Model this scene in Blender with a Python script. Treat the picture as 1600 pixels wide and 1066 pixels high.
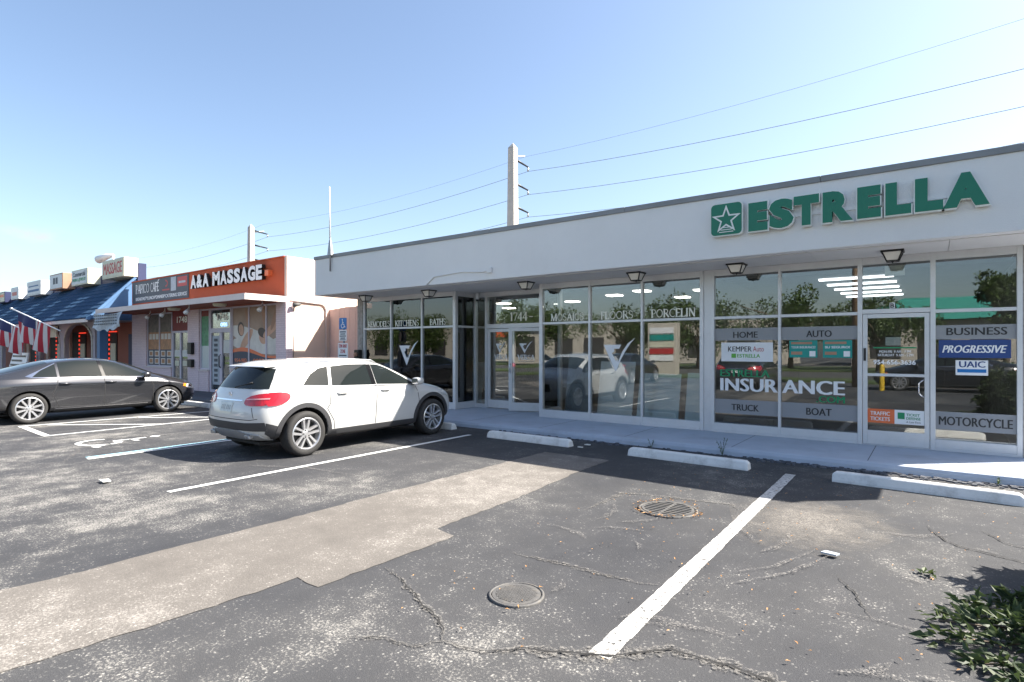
import bpy, bmesh, math, random
from mathutils import Vector, Matrix
from mathutils.bvhtree import BVHTree
R = math.radians
rnd = random.Random(7)
SC = bpy.context.scene
COL = SC.collection
for _o in list(bpy.data.objects):
    bpy.data.objects.remove(_o)

# ------------------------------------------------------------------ camera, sky, sun, exposure
cam_d = bpy.data.cameras.new('camera')
cam = bpy.data.objects.new('camera', cam_d)
COL.objects.link(cam)
cam.location = (0, 0, 1.65)
cam.rotation_euler = (R(90), 0, R(36.444))
cam_d.sensor_width = 36.0
cam_d.lens = 19.96
cam_d.shift_y = 0.0075
cam_d.clip_start = 0.05
cam_d.clip_end = 3000
SC.camera = cam

SUN = Vector((0.72, 0.645, 1.0)).normalized()        # towards the sun
SUN_EL = math.asin(SUN.z)
SUN_AZ = math.atan2(SUN.x, SUN.y)
world = bpy.data.worlds.new('World')
SC.world = world
world.use_nodes = True
wn = world.node_tree.nodes
wl = world.node_tree.links
sky = wn.new('ShaderNodeTexSky')
sky.sky_type = 'NISHITA'
sky.sun_disc = False
sky.sun_elevation = SUN_EL
sky.sun_rotation = SUN_AZ
sky.air_density = 1.0
sky.dust_density = 1.6
sky.ozone_density = 0.8
# one small thin cloud low on the left
wtc = wn.new('ShaderNodeTexCoord')
wno = wn.new('ShaderNodeTexNoise')
wno.inputs['Scale'].default_value = 22.0
wno.inputs['Detail'].default_value = 6
wmp = wn.new('ShaderNodeMapping')
wmp.inputs['Scale'].default_value = (1, 1, 2.6)
wl.new(wtc.outputs['Generated'], wmp.inputs[0])
wl.new(wmp.outputs[0], wno.inputs['Vector'])
cdir = Vector((-1.27, 0.30, 0.20)).normalized()
wsub = wn.new('ShaderNodeVectorMath')
wsub.operation = 'SUBTRACT'
wl.new(wtc.outputs['Generated'], wsub.inputs[0])
wsub.inputs[1].default_value = cdir
wsc = wn.new('ShaderNodeVectorMath')
wsc.operation = 'MULTIPLY'
wl.new(wsub.outputs[0], wsc.inputs[0])
wsc.inputs[1].default_value = (18, 18, 58)
wle = wn.new('ShaderNodeVectorMath')
wle.operation = 'LENGTH'
wl.new(wsc.outputs[0], wle.inputs[0])
wfa = wn.new('ShaderNodeMapRange')
wfa.inputs[1].default_value = 1.0
wfa.inputs[2].default_value = 0.0
wl.new(wle.outputs['Value'], wfa.inputs[0])
wth = wn.new('ShaderNodeMapRange')
wth.inputs[1].default_value = 0.42
wth.inputs[2].default_value = 0.75
wl.new(wno.outputs[0], wth.inputs[0])
wmu = wn.new('ShaderNodeMath')
wmu.operation = 'MULTIPLY'
wl.new(wfa.outputs[0], wmu.inputs[0])
wl.new(wth.outputs[0], wmu.inputs[1])
wmx = wn.new('ShaderNodeMix')
wmx.data_type = 'RGBA'
wl.new(wmu.outputs[0], wmx.inputs[0])
wl.new(sky.outputs[0], wmx.inputs[6])
wmx.inputs[7].default_value = (3.6, 3.4, 3.5, 1)
wl.new(wmx.outputs[2], wn['Background'].inputs[0])
wn['Background'].inputs[1].default_value = 0.084

sun_d = bpy.data.lights.new('sun', 'SUN')
sun_d.energy = 5.0
sun_d.angle = R(0.53)
sun_d.color = (1.0, 0.94, 0.85)
sun = bpy.data.objects.new('sun', sun_d)
COL.objects.link(sun)
sun.rotation_euler = SUN.to_track_quat('Z', 'Y').to_euler()

vs = SC.view_settings
vs.view_transform = 'Standard'
vs.look = 'None'
vs.gamma = 1.0
vs.use_curve_mapping = False
vs.exposure = 1.65
SC.cycles.max_bounces = 8
SC.cycles.transparent_max_bounces = 16

# ------------------------------------------------------------------ materials
def nodes_of(m):
    m.use_nodes = True
    return m.node_tree.nodes, m.node_tree.links

def mat(name, col, rough=0.6, metal=0.0, var=0.08, vscale=2.0, bump=0.0, bscale=40.0, coat=0.0, spec=0.5, dirt=0.0, dirtcol=(0.10, 0.09, 0.08), dscale=1.3):
    m = bpy.data.materials.new(name)
    n, l = nodes_of(m)
    b = n['Principled BSDF']
    b.inputs['Roughness'].default_value = rough
    b.inputs['Metallic'].default_value = metal
    b.inputs['Specular IOR Level'].default_value = spec
    b.inputs['Coat Weight'].default_value = coat
    b.inputs['Coat Roughness'].default_value = 0.03
    tc = n.new('ShaderNodeTexCoord')
    no = n.new('ShaderNodeTexNoise')
    no.inputs['Scale'].default_value = vscale
    no.inputs['Detail'].default_value = 6
    no.inputs['Roughness'].default_value = 0.65
    l.new(tc.outputs['Object'], no.inputs['Vector'])
    hs = n.new('ShaderNodeMapRange')
    hs.inputs[1].default_value = 0.25
    hs.inputs[2].default_value = 0.75
    hs.inputs[3].default_value = 1 - var
    hs.inputs[4].default_value = 1 + var
    l.new(no.outputs[0], hs.inputs[0])
    mx = n.new('ShaderNodeVectorMath')
    mx.operation = 'SCALE'
    mx.inputs[0].default_value = col[:3]
    l.new(hs.outputs[0], mx.inputs['Scale'])
    out = mx.outputs[0]
    if dirt > 0:
        nd = n.new('ShaderNodeTexNoise')
        nd.inputs['Scale'].default_value = dscale
        nd.inputs['Detail'].default_value = 8
        nd.inputs['Roughness'].default_value = 0.7
        l.new(tc.outputs['Object'], nd.inputs['Vector'])
        rr = n.new('ShaderNodeMapRange')
        rr.inputs[1].default_value = 0.52
        rr.inputs[2].default_value = 0.75
        rr.inputs[3].default_value = 0
        rr.inputs[4].default_value = dirt
        l.new(nd.outputs[0], rr.inputs[0])
        mm = n.new('ShaderNodeMix')
        mm.data_type = 'RGBA'
        l.new(rr.outputs[0], mm.inputs[0])
        l.new(out, mm.inputs[6])
        mm.inputs[7].default_value = (*dirtcol, 1)
        out = mm.outputs[2]
    l.new(out, b.inputs['Base Color'])
    if bump > 0:
        nb = n.new('ShaderNodeTexNoise')
        nb.inputs['Scale'].default_value = bscale
        nb.inputs['Detail'].default_value = 4
        l.new(tc.outputs['Object'], nb.inputs['Vector'])
        bp = n.new('ShaderNodeBump')
        bp.inputs['Strength'].default_value = bump
        bp.inputs['Distance'].default_value = 0.01
        l.new(nb.outputs[0], bp.inputs['Height'])
        l.new(bp.outputs[0], b.inputs['Normal'])
    return m

def emat(name, col, s):
    m = bpy.data.materials.new(name)
    n, l = nodes_of(m)
    b = n['Principled BSDF']
    b.inputs['Base Color'].default_value = (*col, 1)
    b.inputs['Emission Color'].default_value = (*col, 1)
    b.inputs['Emission Strength'].default_value = s
    return m

def glass_mat(name, tint, base=0.07, boost=1.0):
    m = bpy.data.materials.new(name)
    n, l = nodes_of(m)
    n.remove(n['Principled BSDF'])
    tr = n.new('ShaderNodeBsdfTransparent')
    tr.inputs[0].default_value = (*tint, 1)
    gl = n.new('ShaderNodeBsdfGlossy')
    gl.inputs['Roughness'].default_value = 0.0
    gl.inputs[0].default_value = (0.95, 0.98, 1.0, 1)
    fr = n.new('ShaderNodeFresnel')
    fr.inputs[0].default_value = 1.5
    ma = n.new('ShaderNodeMath')
    ma.operation = 'MULTIPLY_ADD'
    ma.inputs[1].default_value = boost
    ma.inputs[2].default_value = base
    ma.use_clamp = True
    l.new(fr.outputs[0], ma.inputs[0])
    mx = n.new('ShaderNodeMixShader')
    l.new(ma.outputs[0], mx.inputs[0])
    l.new(tr.outputs[0], mx.inputs[1])
    l.new(gl.outputs[0], mx.inputs[2])
    # slow waviness of plate glass
    tc = n.new('ShaderNodeTexCoord')
    nb = n.new('ShaderNodeTexNoise')
    nb.inputs['Scale'].default_value = 1.1
    nb.inputs['Detail'].default_value = 0
    l.new(tc.outputs['Object'], nb.inputs['Vector'])
    bp = n.new('ShaderNodeBump')
    bp.inputs['Strength'].default_value = 0.06
    bp.inputs['Distance'].default_value = 0.02
    l.new(nb.outputs[0], bp.inputs['Height'])
    l.new(bp.outputs[0], gl.inputs['Normal'])
    l.new(mx.outputs[0], n['Material Output'].inputs[0])
    return m

def film_mat(name, col, alpha=0.8):
    m = bpy.data.materials.new(name)
    n, l = nodes_of(m)
    b = n['Principled BSDF']
    b.inputs['Base Color'].default_value = (*col, 1)
    b.inputs['Roughness'].default_value = 0.25
    b.inputs['Alpha'].default_value = alpha
    return m

def brick_mat(name, col, mortar, bw=0.2, bh=0.067, axis='X'):
    m = mat(name, col, 0.75)
    n, l = nodes_of(m)
    b = n['Principled BSDF']
    tc = n.new('ShaderNodeTexCoord')
    sp = n.new('ShaderNodeSeparateXYZ')
    l.new(tc.outputs['Object'], sp.inputs[0])
    ad = n.new('ShaderNodeMath')
    ad.operation = 'ADD'
    l.new(sp.outputs[0], ad.inputs[0])
    l.new(sp.outputs[1], ad.inputs[1])
    cb = n.new('ShaderNodeCombineXYZ')
    l.new(ad.outputs[0], cb.inputs[0])
    l.new(sp.outputs[2], cb.inputs[1])
    br = n.new('ShaderNodeTexBrick')
    br.inputs['Scale'].default_value = 1
    br.inputs['Brick Width'].default_value = bw
    br.inputs['Row Height'].default_value = bh
    br.inputs['Mortar Size'].default_value = 0.006
    br.inputs['Color1'].default_value = (*col, 1)
    br.inputs['Color2'].default_value = (col[0] * .93, col[1] * .92, col[2] * .93, 1)
    br.inputs['Mortar'].default_value = (*mortar, 1)
    l.new(cb.outputs[0], br.inputs['Vector'])
    l.new(br.outputs[0], b.inputs['Base Color'])
    bp = n.new('ShaderNodeBump')
    bp.inputs['Strength'].default_value = 0.6
    bp.inputs['Distance'].default_value = 0.008
    iv = n.new('ShaderNodeMath')
    iv.operation = 'SUBTRACT'
    iv.inputs[0].default_value = 1
    l.new(br.outputs[1], iv.inputs[1])
    l.new(iv.outputs[0], bp.inputs['Height'])
    l.new(bp.outputs[0], b.inputs['Normal'])
    return m

def ramp(n, l, src, stops):
    r = n.new('ShaderNodeValToRGB')
    e = r.color_ramp.elements
    while len(e) < len(stops):
        e.new(0.5)
    for i, (p, c) in enumerate(stops):
        e[i].position = p
        e[i].color = (*c, 1) if len(c) == 3 else c
    l.new(src, r.inputs[0])
    return r.outputs[0]

def asphalt_mat(name, seal, worn, wear_lo, wear_hi, speck=1.0, wearmask=False):
    m = bpy.data.materials.new(name)
    n, l = nodes_of(m)
    b = n['Principled BSDF']
    b.inputs['Roughness'].default_value = 0.82
    b.inputs['Specular IOR Level'].default_value = 0.35
    tc = n.new('ShaderNodeTexCoord')
    def noise(scale, det=4, rough=0.6, stretch=None):
        q = n.new('ShaderNodeTexNoise')
        q.inputs['Scale'].default_value = scale
        q.inputs['Detail'].default_value = det
        q.inputs['Roughness'].default_value = rough
        if stretch:
            mp = n.new('ShaderNodeMapping')
            mp.inputs['Scale'].default_value = stretch
            l.new(tc.outputs['Object'], mp.inputs[0])
            l.new(mp.outputs[0], q.inputs['Vector'])
        else:
            l.new(tc.outputs['Object'], q.inputs['Vector'])
        return q.outputs[0]
    def math_(op, a, c, clamp=False):
        q = n.new('ShaderNodeMath')
        q.operation = op
        q.use_clamp = clamp
        for i, v in enumerate((a, c)):
            if isinstance(v, (int, float)):
                q.inputs[i].default_value = v
            else:
                l.new(v, q.inputs[i])
        return q.outputs[0]
    def rng(v, a, c, x, y):
        q = n.new('ShaderNodeMapRange')
        q.inputs[1].default_value = a
        q.inputs[2].default_value = c
        q.inputs[3].default_value = x
        q.inputs[4].default_value = y
        l.new(v, q.inputs[0])
        return q.outputs[0]
    def mix(f, a, c):
        q = n.new('ShaderNodeMix')
        q.data_type = 'RGBA'
        if isinstance(f, (int, float)):
            q.inputs[0].default_value = f
        else:
            l.new(f, q.inputs[0])
        for i, v in ((6, a), (7, c)):
            if isinstance(v, tuple):
                q.inputs[i].default_value = (*v, 1)
            else:
                l.new(v, q.inputs[i])
        return q.outputs[2]
    broad = noise(0.55, 5, 0.6, (1.0, 0.6, 1.0))
    mid = noise(3.1, 6, 0.7)
    fine = noise(58, 5, 0.78)
    grit = noise(150, 2, 0.6)
    wear = math_('ADD', rng(broad, wear_lo, wear_hi, 0, 0.55), rng(mid, 0.42, 0.72, -0.18, 0.3))
    if wearmask:      # the traffic lane left of the trench is scrubbed down to the stone
        sp = n.new('ShaderNodeSeparateXYZ')
        l.new(tc.outputs['Object'], sp.inputs[0])
        lane = math_('MULTIPLY', rng(sp.outputs[0], -4.2, -6.0, 0, 1), rng(sp.outputs[1], 5.2, 2.8, 0, 1), True)
        wear = math_('ADD', wear, math_('MULTIPLY', lane, 0.22))
    thr = math_('ADD', math_('MULTIPLY', fine, 1.0), math_('MULTIPLY', wear, 0.32))
    spk = rng(thr, 0.645, 0.75, 0, 1)
    spk = math_('MULTIPLY', spk, speck, True)
    base = mix(rng(mid, 0.3, 0.7, 0, 1), tuple(v * 0.86 for v in seal), tuple(v * 1.16 for v in seal))
    dust = mix(math_('MULTIPLY', rng(broad, 0.35, 0.7, 0, 1), 0.35), base, tuple(0.5 * (a + c) for a, c in zip(seal, worn)))
    colr = mix(spk, dust, worn)
    # small pale stones showing through
    vo = n.new('ShaderNodeTexVoronoi')
    vo.inputs['Scale'].default_value = 55
    l.new(tc.outputs['Object'], vo.inputs['Vector'])
    sep = n.new('ShaderNodeSeparateColor')
    l.new(vo.outputs['Color'], sep.inputs[0])
    st = math_('MULTIPLY', rng(sep.outputs[0], 0.86, 0.9, 0, 1), rng(vo.outputs['Distance'], 0.3, 0.45, 1, 0))
    st = math_('MULTIPLY', st, rng(math_('ADD', wear, mid), 0.5, 1.0, 0.1, 0.8), True)
    colr = mix(st, colr, tuple(min(1, v * 1.55) for v in worn))
    dk = rng(grit, 0.3, 0.7, 0.8, 1.2)
    sc = n.new('ShaderNodeVectorMath')
    sc.operation = 'SCALE'
    l.new(colr, sc.inputs[0])
    l.new(dk, sc.inputs['Scale'])
    l.new(sc.outputs[0], b.inputs['Base Color'])
    bp = n.new('ShaderNodeBump')
    bp.inputs['Strength'].default_value = 0.55
    bp.inputs['Distance'].default_value = 0.008
    l.new(math_('ADD', math_('MULTIPLY', grit, 0.7), fine), bp.inputs['Height'])
    l.new(bp.outputs[0], b.inputs['Normal'])
    return m

def ragged_mat(name, col, scale=26, cut=0.47, soft=0.06, rough=0.8, var=0.2, edge=False):
    """paint or crumbs that are worn through in places (transparent where worn)"""
    m = mat(name, col, rough, var=var, vscale=9)
    n, l = nodes_of(m)
    b = n['Principled BSDF']
    tc = n.new('ShaderNodeTexCoord')
    q = n.new('ShaderNodeTexNoise')
    q.inputs['Scale'].default_value = scale
    q.inputs['Detail'].default_value = 7
    q.inputs['Roughness'].default_value = 0.75
    l.new(tc.outputs['Object'], q.inputs['Vector'])
    r = n.new('ShaderNodeMapRange')
    r.inputs[1].default_value = cut - soft
    r.inputs[2].default_value = cut + soft
    l.new(q.outputs[0], r.inputs[0])
    l.new(r.outputs[0], b.inputs['Alpha'])
    return m

def leaf_mat(name, c1, c2, rough=0.5):
    m = bpy.data.materials.new(name)
    n, l = nodes_of(m)
    b = n['Principled BSDF']
    b.inputs['Roughness'].default_value = rough
    g = n.new('ShaderNodeNewGeometry')
    tc = n.new('ShaderNodeTexCoord')
    no = n.new('ShaderNodeTexNoise')
    no.inputs['Scale'].default_value = 1.2
    l.new(tc.outputs['Object'], no.inputs['Vector'])
    ad = n.new('ShaderNodeMath')
    ad.operation = 'MULTIPLY_ADD'
    ad.inputs[1].default_value = 0.5
    l.new(g.outputs['Random Per Island'], ad.inputs[0])
    hf = n.new('ShaderNodeMath')
    hf.operation = 'MULTIPLY'
    hf.inputs[1].default_value = 0.6
    l.new(no.outputs[0], hf.inputs[0])
    l.new(hf.outputs[0], ad.inputs[2])
    o = ramp(n, l, ad.outputs[0], [(0.2, c1), (0.85, c2)])
    l.new(o, b.inputs['Base Color'])
    tl = n.new('ShaderNodeBsdfTranslucent')
    l.new(o, tl.inputs[0])
    mx = n.new('ShaderNodeMixShader')
    mx.inputs[0].default_value = 0.25
    l.new(b.outputs[0], mx.inputs[1])
    l.new(tl.outputs[0], mx.inputs[2])
    l.new(mx.outputs[0], n['Material Output'].inputs[0])
    return m

MT = {}
def T(key, *a, **k):
    MT[key] = mat(key, *a, **k)
T('white_stucco', (0.74, 0.73, 0.715), 0.85, var=0.03, vscale=1.2, bump=0.35, bscale=70, dirt=0.10, dirtcol=(0.45, 0.42, 0.39), dscale=0.8)
T('soffit_white', (0.68, 0.66, 0.635), 0.8, var=0.04, bump=0.2, bscale=50, dirt=0.15, dirtcol=(0.42, 0.38, 0.34))
T('coping_metal', (0.24, 0.245, 0.25), 0.55, 0.3, var=0.12, vscale=1.5, dirt=0.3)
T('aluminium', (0.66, 0.66, 0.67), 0.42, 0.35, var=0.05, dirt=0.2, dirtcol=(0.35, 0.34, 0.32), dscale=5)
T('rubber_black', (0.02, 0.02, 0.021), 0.75)
T('interior_wall', (0.30, 0.29, 0.27), 0.8)
T('interior_floor', (0.13, 0.115, 0.10), 0.35)
T('interior_dark', (0.045, 0.042, 0.04), 0.8)
T('interior_ceiling', (0.22, 0.22, 0.215), 0.8)
T('sidewalk_blue', (0.41, 0.455, 0.525), 0.8, var=0.10, vscale=1.8, bump=0.3, bscale=60, dirt=0.4, dirtcol=(0.22, 0.22, 0.23), dscale=1.6)
T('concrete', (0.42, 0.40, 0.37), 0.85, var=0.14, bump=0.4, bscale=50, dirt=0.3)
T('dark_concrete', (0.10, 0.105, 0.12), 0.8, var=0.15, bump=0.3)
T('pole_concrete', (0.50, 0.47, 0.42), 0.85, var=0.10, vscale=4, dirt=0.25)
T('stop_white', (0.74, 0.73, 0.70), 0.7, var=0.06, vscale=4, bump=0.3, dirt=0.55, dirtcol=(0.30, 0.28, 0.25), dscale=5)
T('black_metal', (0.018, 0.018, 0.018), 0.45, 0.3)
T('grey_metal', (0.30, 0.30, 0.31), 0.4, 0.7, var=0.1)
T('iron', (0.10, 0.097, 0.093), 0.7, 0.2, var=0.25, vscale=9, bump=0.4, dirt=0.5, dirtcol=(0.24, 0.20, 0.15), dscale=6)
T('lamp_glass', (0.75, 0.72, 0.66), 0.2, coat=0.5)
T('green_sign', (0.0, 0.155, 0.088), 0.35, var=0.04)
T('sign_trim', (0.72, 0.74, 0.70), 0.4)
T('white_vinyl', (0.80, 0.80, 0.80), 0.45, var=0.02)
T('cream_vinyl', (0.88, 0.86, 0.77), 0.4, var=0.05)
T('black_vinyl', (0.02, 0.02, 0.022), 0.45)
T('red_vinyl', (0.45, 0.03, 0.03), 0.45)
T('dark_red', (0.20, 0.025, 0.02), 0.5)
T('navy', (0.02, 0.055, 0.20), 0.4)
T('navy_dark', (0.03, 0.04, 0.075), 0.5)
T('teal', (0.01, 0.27, 0.23), 0.45, var=0.1)
T('orange_vinyl', (0.75, 0.16, 0.05), 0.45)
T('green_vinyl', (0.01, 0.25, 0.10), 0.45)
T('lime_vinyl', (0.12, 0.42, 0.05), 0.45)
T('blue_sign', (0.01, 0.16, 0.45), 0.4)
T('orange_wall', (0.50, 0.085, 0.025), 0.75, var=0.09, vscale=1.4, bump=0.3, dirt=0.25, dirtcol=(0.30, 0.06, 0.03))
T('pink_wall', (0.66, 0.51, 0.42), 0.85, var=0.05, bump=0.3, bscale=60, dirt=0.12, dirtcol=(0.5, 0.38, 0.32))
T('pink_fence', (0.60, 0.43, 0.385), 0.8, var=0.10, vscale=3, bump=0.3)
T('pink_trim', (0.72, 0.62, 0.58), 0.7, var=0.08, dirt=0.2, dirtcol=(0.45, 0.3, 0.27))
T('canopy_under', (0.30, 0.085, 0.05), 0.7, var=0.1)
T('banner_slate', (0.075, 0.085, 0.10), 0.6)
T('blue_roof', (0.030, 0.070, 0.135), 0.95, spec=0.1, var=0.16, vscale=3, bump=0.4, bscale=25)
T('blue_paint', (0.07, 0.16, 0.31), 0.6, var=0.1)
T('blue_dark', (0.018, 0.026, 0.085), 0.6, var=0.1)
T('lilac_wall', (0.42, 0.38, 0.42), 0.8, var=0.1)
T('box_cream', (0.62, 0.60, 0.46), 0.5, var=0.08, dirt=0.3, dirtcol=(0.4, 0.36, 0.25), dscale=3)
T('box_white', (0.66, 0.68, 0.68), 0.5, var=0.06, dirt=0.25, dscale=3, dirtcol=(0.4, 0.4, 0.38))
T('box_rust', (0.40, 0.22, 0.14), 0.6, var=0.15)
T('wire', (0.10, 0.105, 0.115), 0.6)
T('wood', (0.22, 0.14, 0.08), 0.7, var=0.2, vscale=5)
T('skin_print', (0.58, 0.33, 0.22), 0.5, var=0.18, vscale=3)
T('skin_dark_print', (0.36, 0.19, 0.12), 0.5, var=0.15, vscale=3)
T('hair_print', (0.06, 0.035, 0.025), 0.5)
T('towel_print', (0.66, 0.62, 0.57), 0.5, var=0.16, vscale=3)
T('brown_print', (0.34, 0.23, 0.17), 0.5, var=0.2, vscale=2)
T('food_print', (0.42, 0.20, 0.09), 0.5, var=0.5, vscale=6)
T('menu_print', (0.16, 0.13, 0.10), 0.5, var=0.6, vscale=5)
T('green_print', (0.08, 0.26, 0.13), 0.5, var=0.6, vscale=4)
T('white_paint', (0.54, 0.54, 0.525), 0.35, coat=1.0, var=0.01)
T('grey_paint', (0.055, 0.056, 0.062), 0.26, 0.6, coat=1.0, var=0.03)
T('black_paint', (0.012, 0.013, 0.016), 0.25, coat=1.0, var=0.03)
T('car_glass', (0.014, 0.018, 0.018), 0.03, spec=0.32, var=0.05)
T('cladding', (0.045, 0.045, 0.048), 0.6, var=0.08)
T('gloss_black', (0.006, 0.006, 0.007), 0.12, spec=0.4)
T('tyre', (0.028, 0.027, 0.026), 0.8, var=0.2, vscale=12, bump=0.2)
T('alloy', (0.62, 0.62, 0.63), 0.28, 0.75, var=0.04)
T('wheel_dark', (0.03, 0.03, 0.03), 0.55, 0.3)
T('chrome', (0.75, 0.75, 0.76), 0.12, 1.0, var=0.02)
T('silver_plastic', (0.50, 0.51, 0.52), 0.35, 0.5, var=0.04)
T('tail_red', (0.42, 0.008, 0.015), 0.12, coat=1.0, var=0.3, vscale=14)
T('tail_clear', (0.65, 0.30, 0.30), 0.12, coat=1.0)
T('lamp_clear', (0.62, 0.63, 0.62), 0.08, coat=1.0, metal=0.4, var=0.3, vscale=25)
T('amber', (0.75, 0.22, 0.02), 0.15, coat=1.0)
T('plate', (0.58, 0.62, 0.60), 0.4, var=0.22, vscale=14)
T('bark', (0.16, 0.12, 0.085), 0.9, var=0.3, vscale=8, bump=0.6, bscale=20)
T('grey_slab', (0.16, 0.165, 0.17), 0.3, var=0.35, vscale=4)
T('white_slab', (0.62, 0.62, 0.59), 0.22, var=0.06, vscale=2)
T('pale_blue_slab', (0.48, 0.55, 0.56), 0.22, var=0.05, vscale=2)
T('beige_slab', (0.50, 0.46, 0.40), 0.3, var=0.10, vscale=2)
T('dark_slab', (0.035, 0.033, 0.032), 0.25, var=0.3, vscale=3)
T('stone_column', (0.33, 0.32, 0.30), 0.85, var=0.35, vscale=14, bump=0.8, bscale=25)
T('yellow_paint', (0.62, 0.40, 0.02), 0.5, var=0.08)
T('paper', (0.68, 0.67, 0.62), 0.7)
T('dry_leaf', (0.38, 0.20, 0.07), 0.7, var=0.3, vscale=30)
T('grass', (0.07, 0.10, 0.03), 0.8, var=0.35, vscale=6, bump=0.8, bscale=30)
T('far_wall', (0.50, 0.45, 0.38), 0.8, var=0.08)
T('far_green', (0.05, 0.28, 0.22), 0.6)
T('flag_red', (0.42, 0.02, 0.04), 0.7)
T('flag_white', (0.62, 0.60, 0.60), 0.7)
T('flag_blue', (0.02, 0.03, 0.12), 0.7)
T('arch_stone', (0.50, 0.47, 0.42), 0.85, var=0.25, vscale=8)
T('tarp', (0.42, 0.46, 0.50), 0.6, var=0.2, vscale=6)
T('pink_frame', (0.60, 0.55, 0.62), 0.5, var=0.05)
MT['asphalt'] = asphalt_mat('asphalt', (0.035, 0.036, 0.040), (0.23, 0.22, 0.20), 0.42, 0.66, wearmask=True)
MT['trench'] = asphalt_mat('trench', (0.125, 0.113, 0.10), (0.27, 0.25, 0.225), 0.35, 0.62, 0.9)
MT['street'] = asphalt_mat('street', (0.075, 0.074, 0.072), (0.2, 0.19, 0.18), 0.4, 0.8, 0.5)
MT['glass'] = glass_mat('glass', (0.93, 0.95, 0.945), 0.05, 1.0)
MT['glass_pink'] = glass_mat('glass_pink', (0.9, 0.92, 0.92), 0.0, 0.8)
MT['band'] = film_mat('band', (0.36, 0.37, 0.39), 0.72)
MT['line_paint'] = ragged_mat('line_paint', (0.62, 0.62, 0.60), 30, 0.36, 0.05)
MT['line_paint_old'] = ragged_mat('line_paint_old', (0.50, 0.49, 0.465), 28, 0.43, 0.06)
MT['line_blue'] = ragged_mat('line_blue', (0.30, 0.50, 0.58), 30, 0.42, 0.05)
MT['faded_paint'] = ragged_mat('faded_paint', (0.50, 0.49, 0.46), 20, 0.49, 0.06)
MT['crumb'] = ragged_mat('crumb', (0.19, 0.178, 0.16), 60, 0.545, 0.07)
MT['scuff'] = ragged_mat('scuff', (0.24, 0.225, 0.205), 70, 0.57, 0.06)
MT['stain'] = ragged_mat('stain', (0.20, 0.183, 0.162), 70, 0.47, 0.14)
def fade_out(m):
    """worn patch whose edge frays out instead of ending in a line"""
    n, l = nodes_of(m)
    b = n['Principled BSDF']
    src = b.inputs['Alpha'].links[0].from_socket
    tc = n.new('ShaderNodeTexCoord')
    su = n.new('ShaderNodeVectorMath')
    su.operation = 'SUBTRACT'
    su.inputs[1].default_value = (0.5, 0.5, 0.5)
    l.new(tc.outputs['Generated'], su.inputs[0])
    mu = n.new('ShaderNodeVectorMath')
    mu.operation = 'MULTIPLY'
    mu.inputs[1].default_value = (1, 1, 0)
    l.new(su.outputs[0], mu.inputs[0])
    le = n.new('ShaderNodeVectorMath')
    le.operation = 'LENGTH'
    l.new(mu.outputs[0], le.inputs[0])
    nz = n.new('ShaderNodeTexNoise')
    nz.inputs['Scale'].default_value = 5
    nz.inputs['Detail'].default_value = 5
    l.new(tc.outputs['Object'], nz.inputs['Vector'])
    ad = n.new('ShaderNodeMath')
    ad.operation = 'MULTIPLY_ADD'
    ad.inputs[1].default_value = 0.5
    l.new(nz.outputs[0], ad.inputs[0])
    l.new(le.outputs['Value'], ad.inputs[2])
    mr = n.new('ShaderNodeMapRange')
    mr.inputs[1].default_value = 0.72
    mr.inputs[2].default_value = 0.35
    l.new(ad.outputs[0], mr.inputs[0])
    mm = n.new('ShaderNodeMath')
    mm.operation = 'MULTIPLY'
    l.new(src, mm.inputs[0])
    l.new(mr.outputs[0], mm.inputs[1])
    l.new(mm.outputs[0], b.inputs['Alpha'])
fade_out(MT['stain'])
MT['crack'] = mat('crack', (0.02, 0.019, 0.018), 0.95)
MT['brick_pink'] = brick_mat('brick_pink', (0.80, 0.645, 0.66), (0.62, 0.48, 0.50))
MT['leaf'] = leaf_mat('leaf', (0.025, 0.05, 0.012), (0.10, 0.15, 0.03))
MT['leaf_cut'] = leaf_mat('leaf_cut', (0.012, 0.032, 0.014), (0.085, 0.115, 0.035), 0.6)
MT['light'] = emat('light', (1.0, 0.95, 0.85), 3.5)
MT['tube_light'] = emat('tube_light', (0.95, 0.97, 1.0), 1.1)
MT['red_neon'] = emat('red_neon', (1.0, 0.06, 0.03), 0.3)

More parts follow.
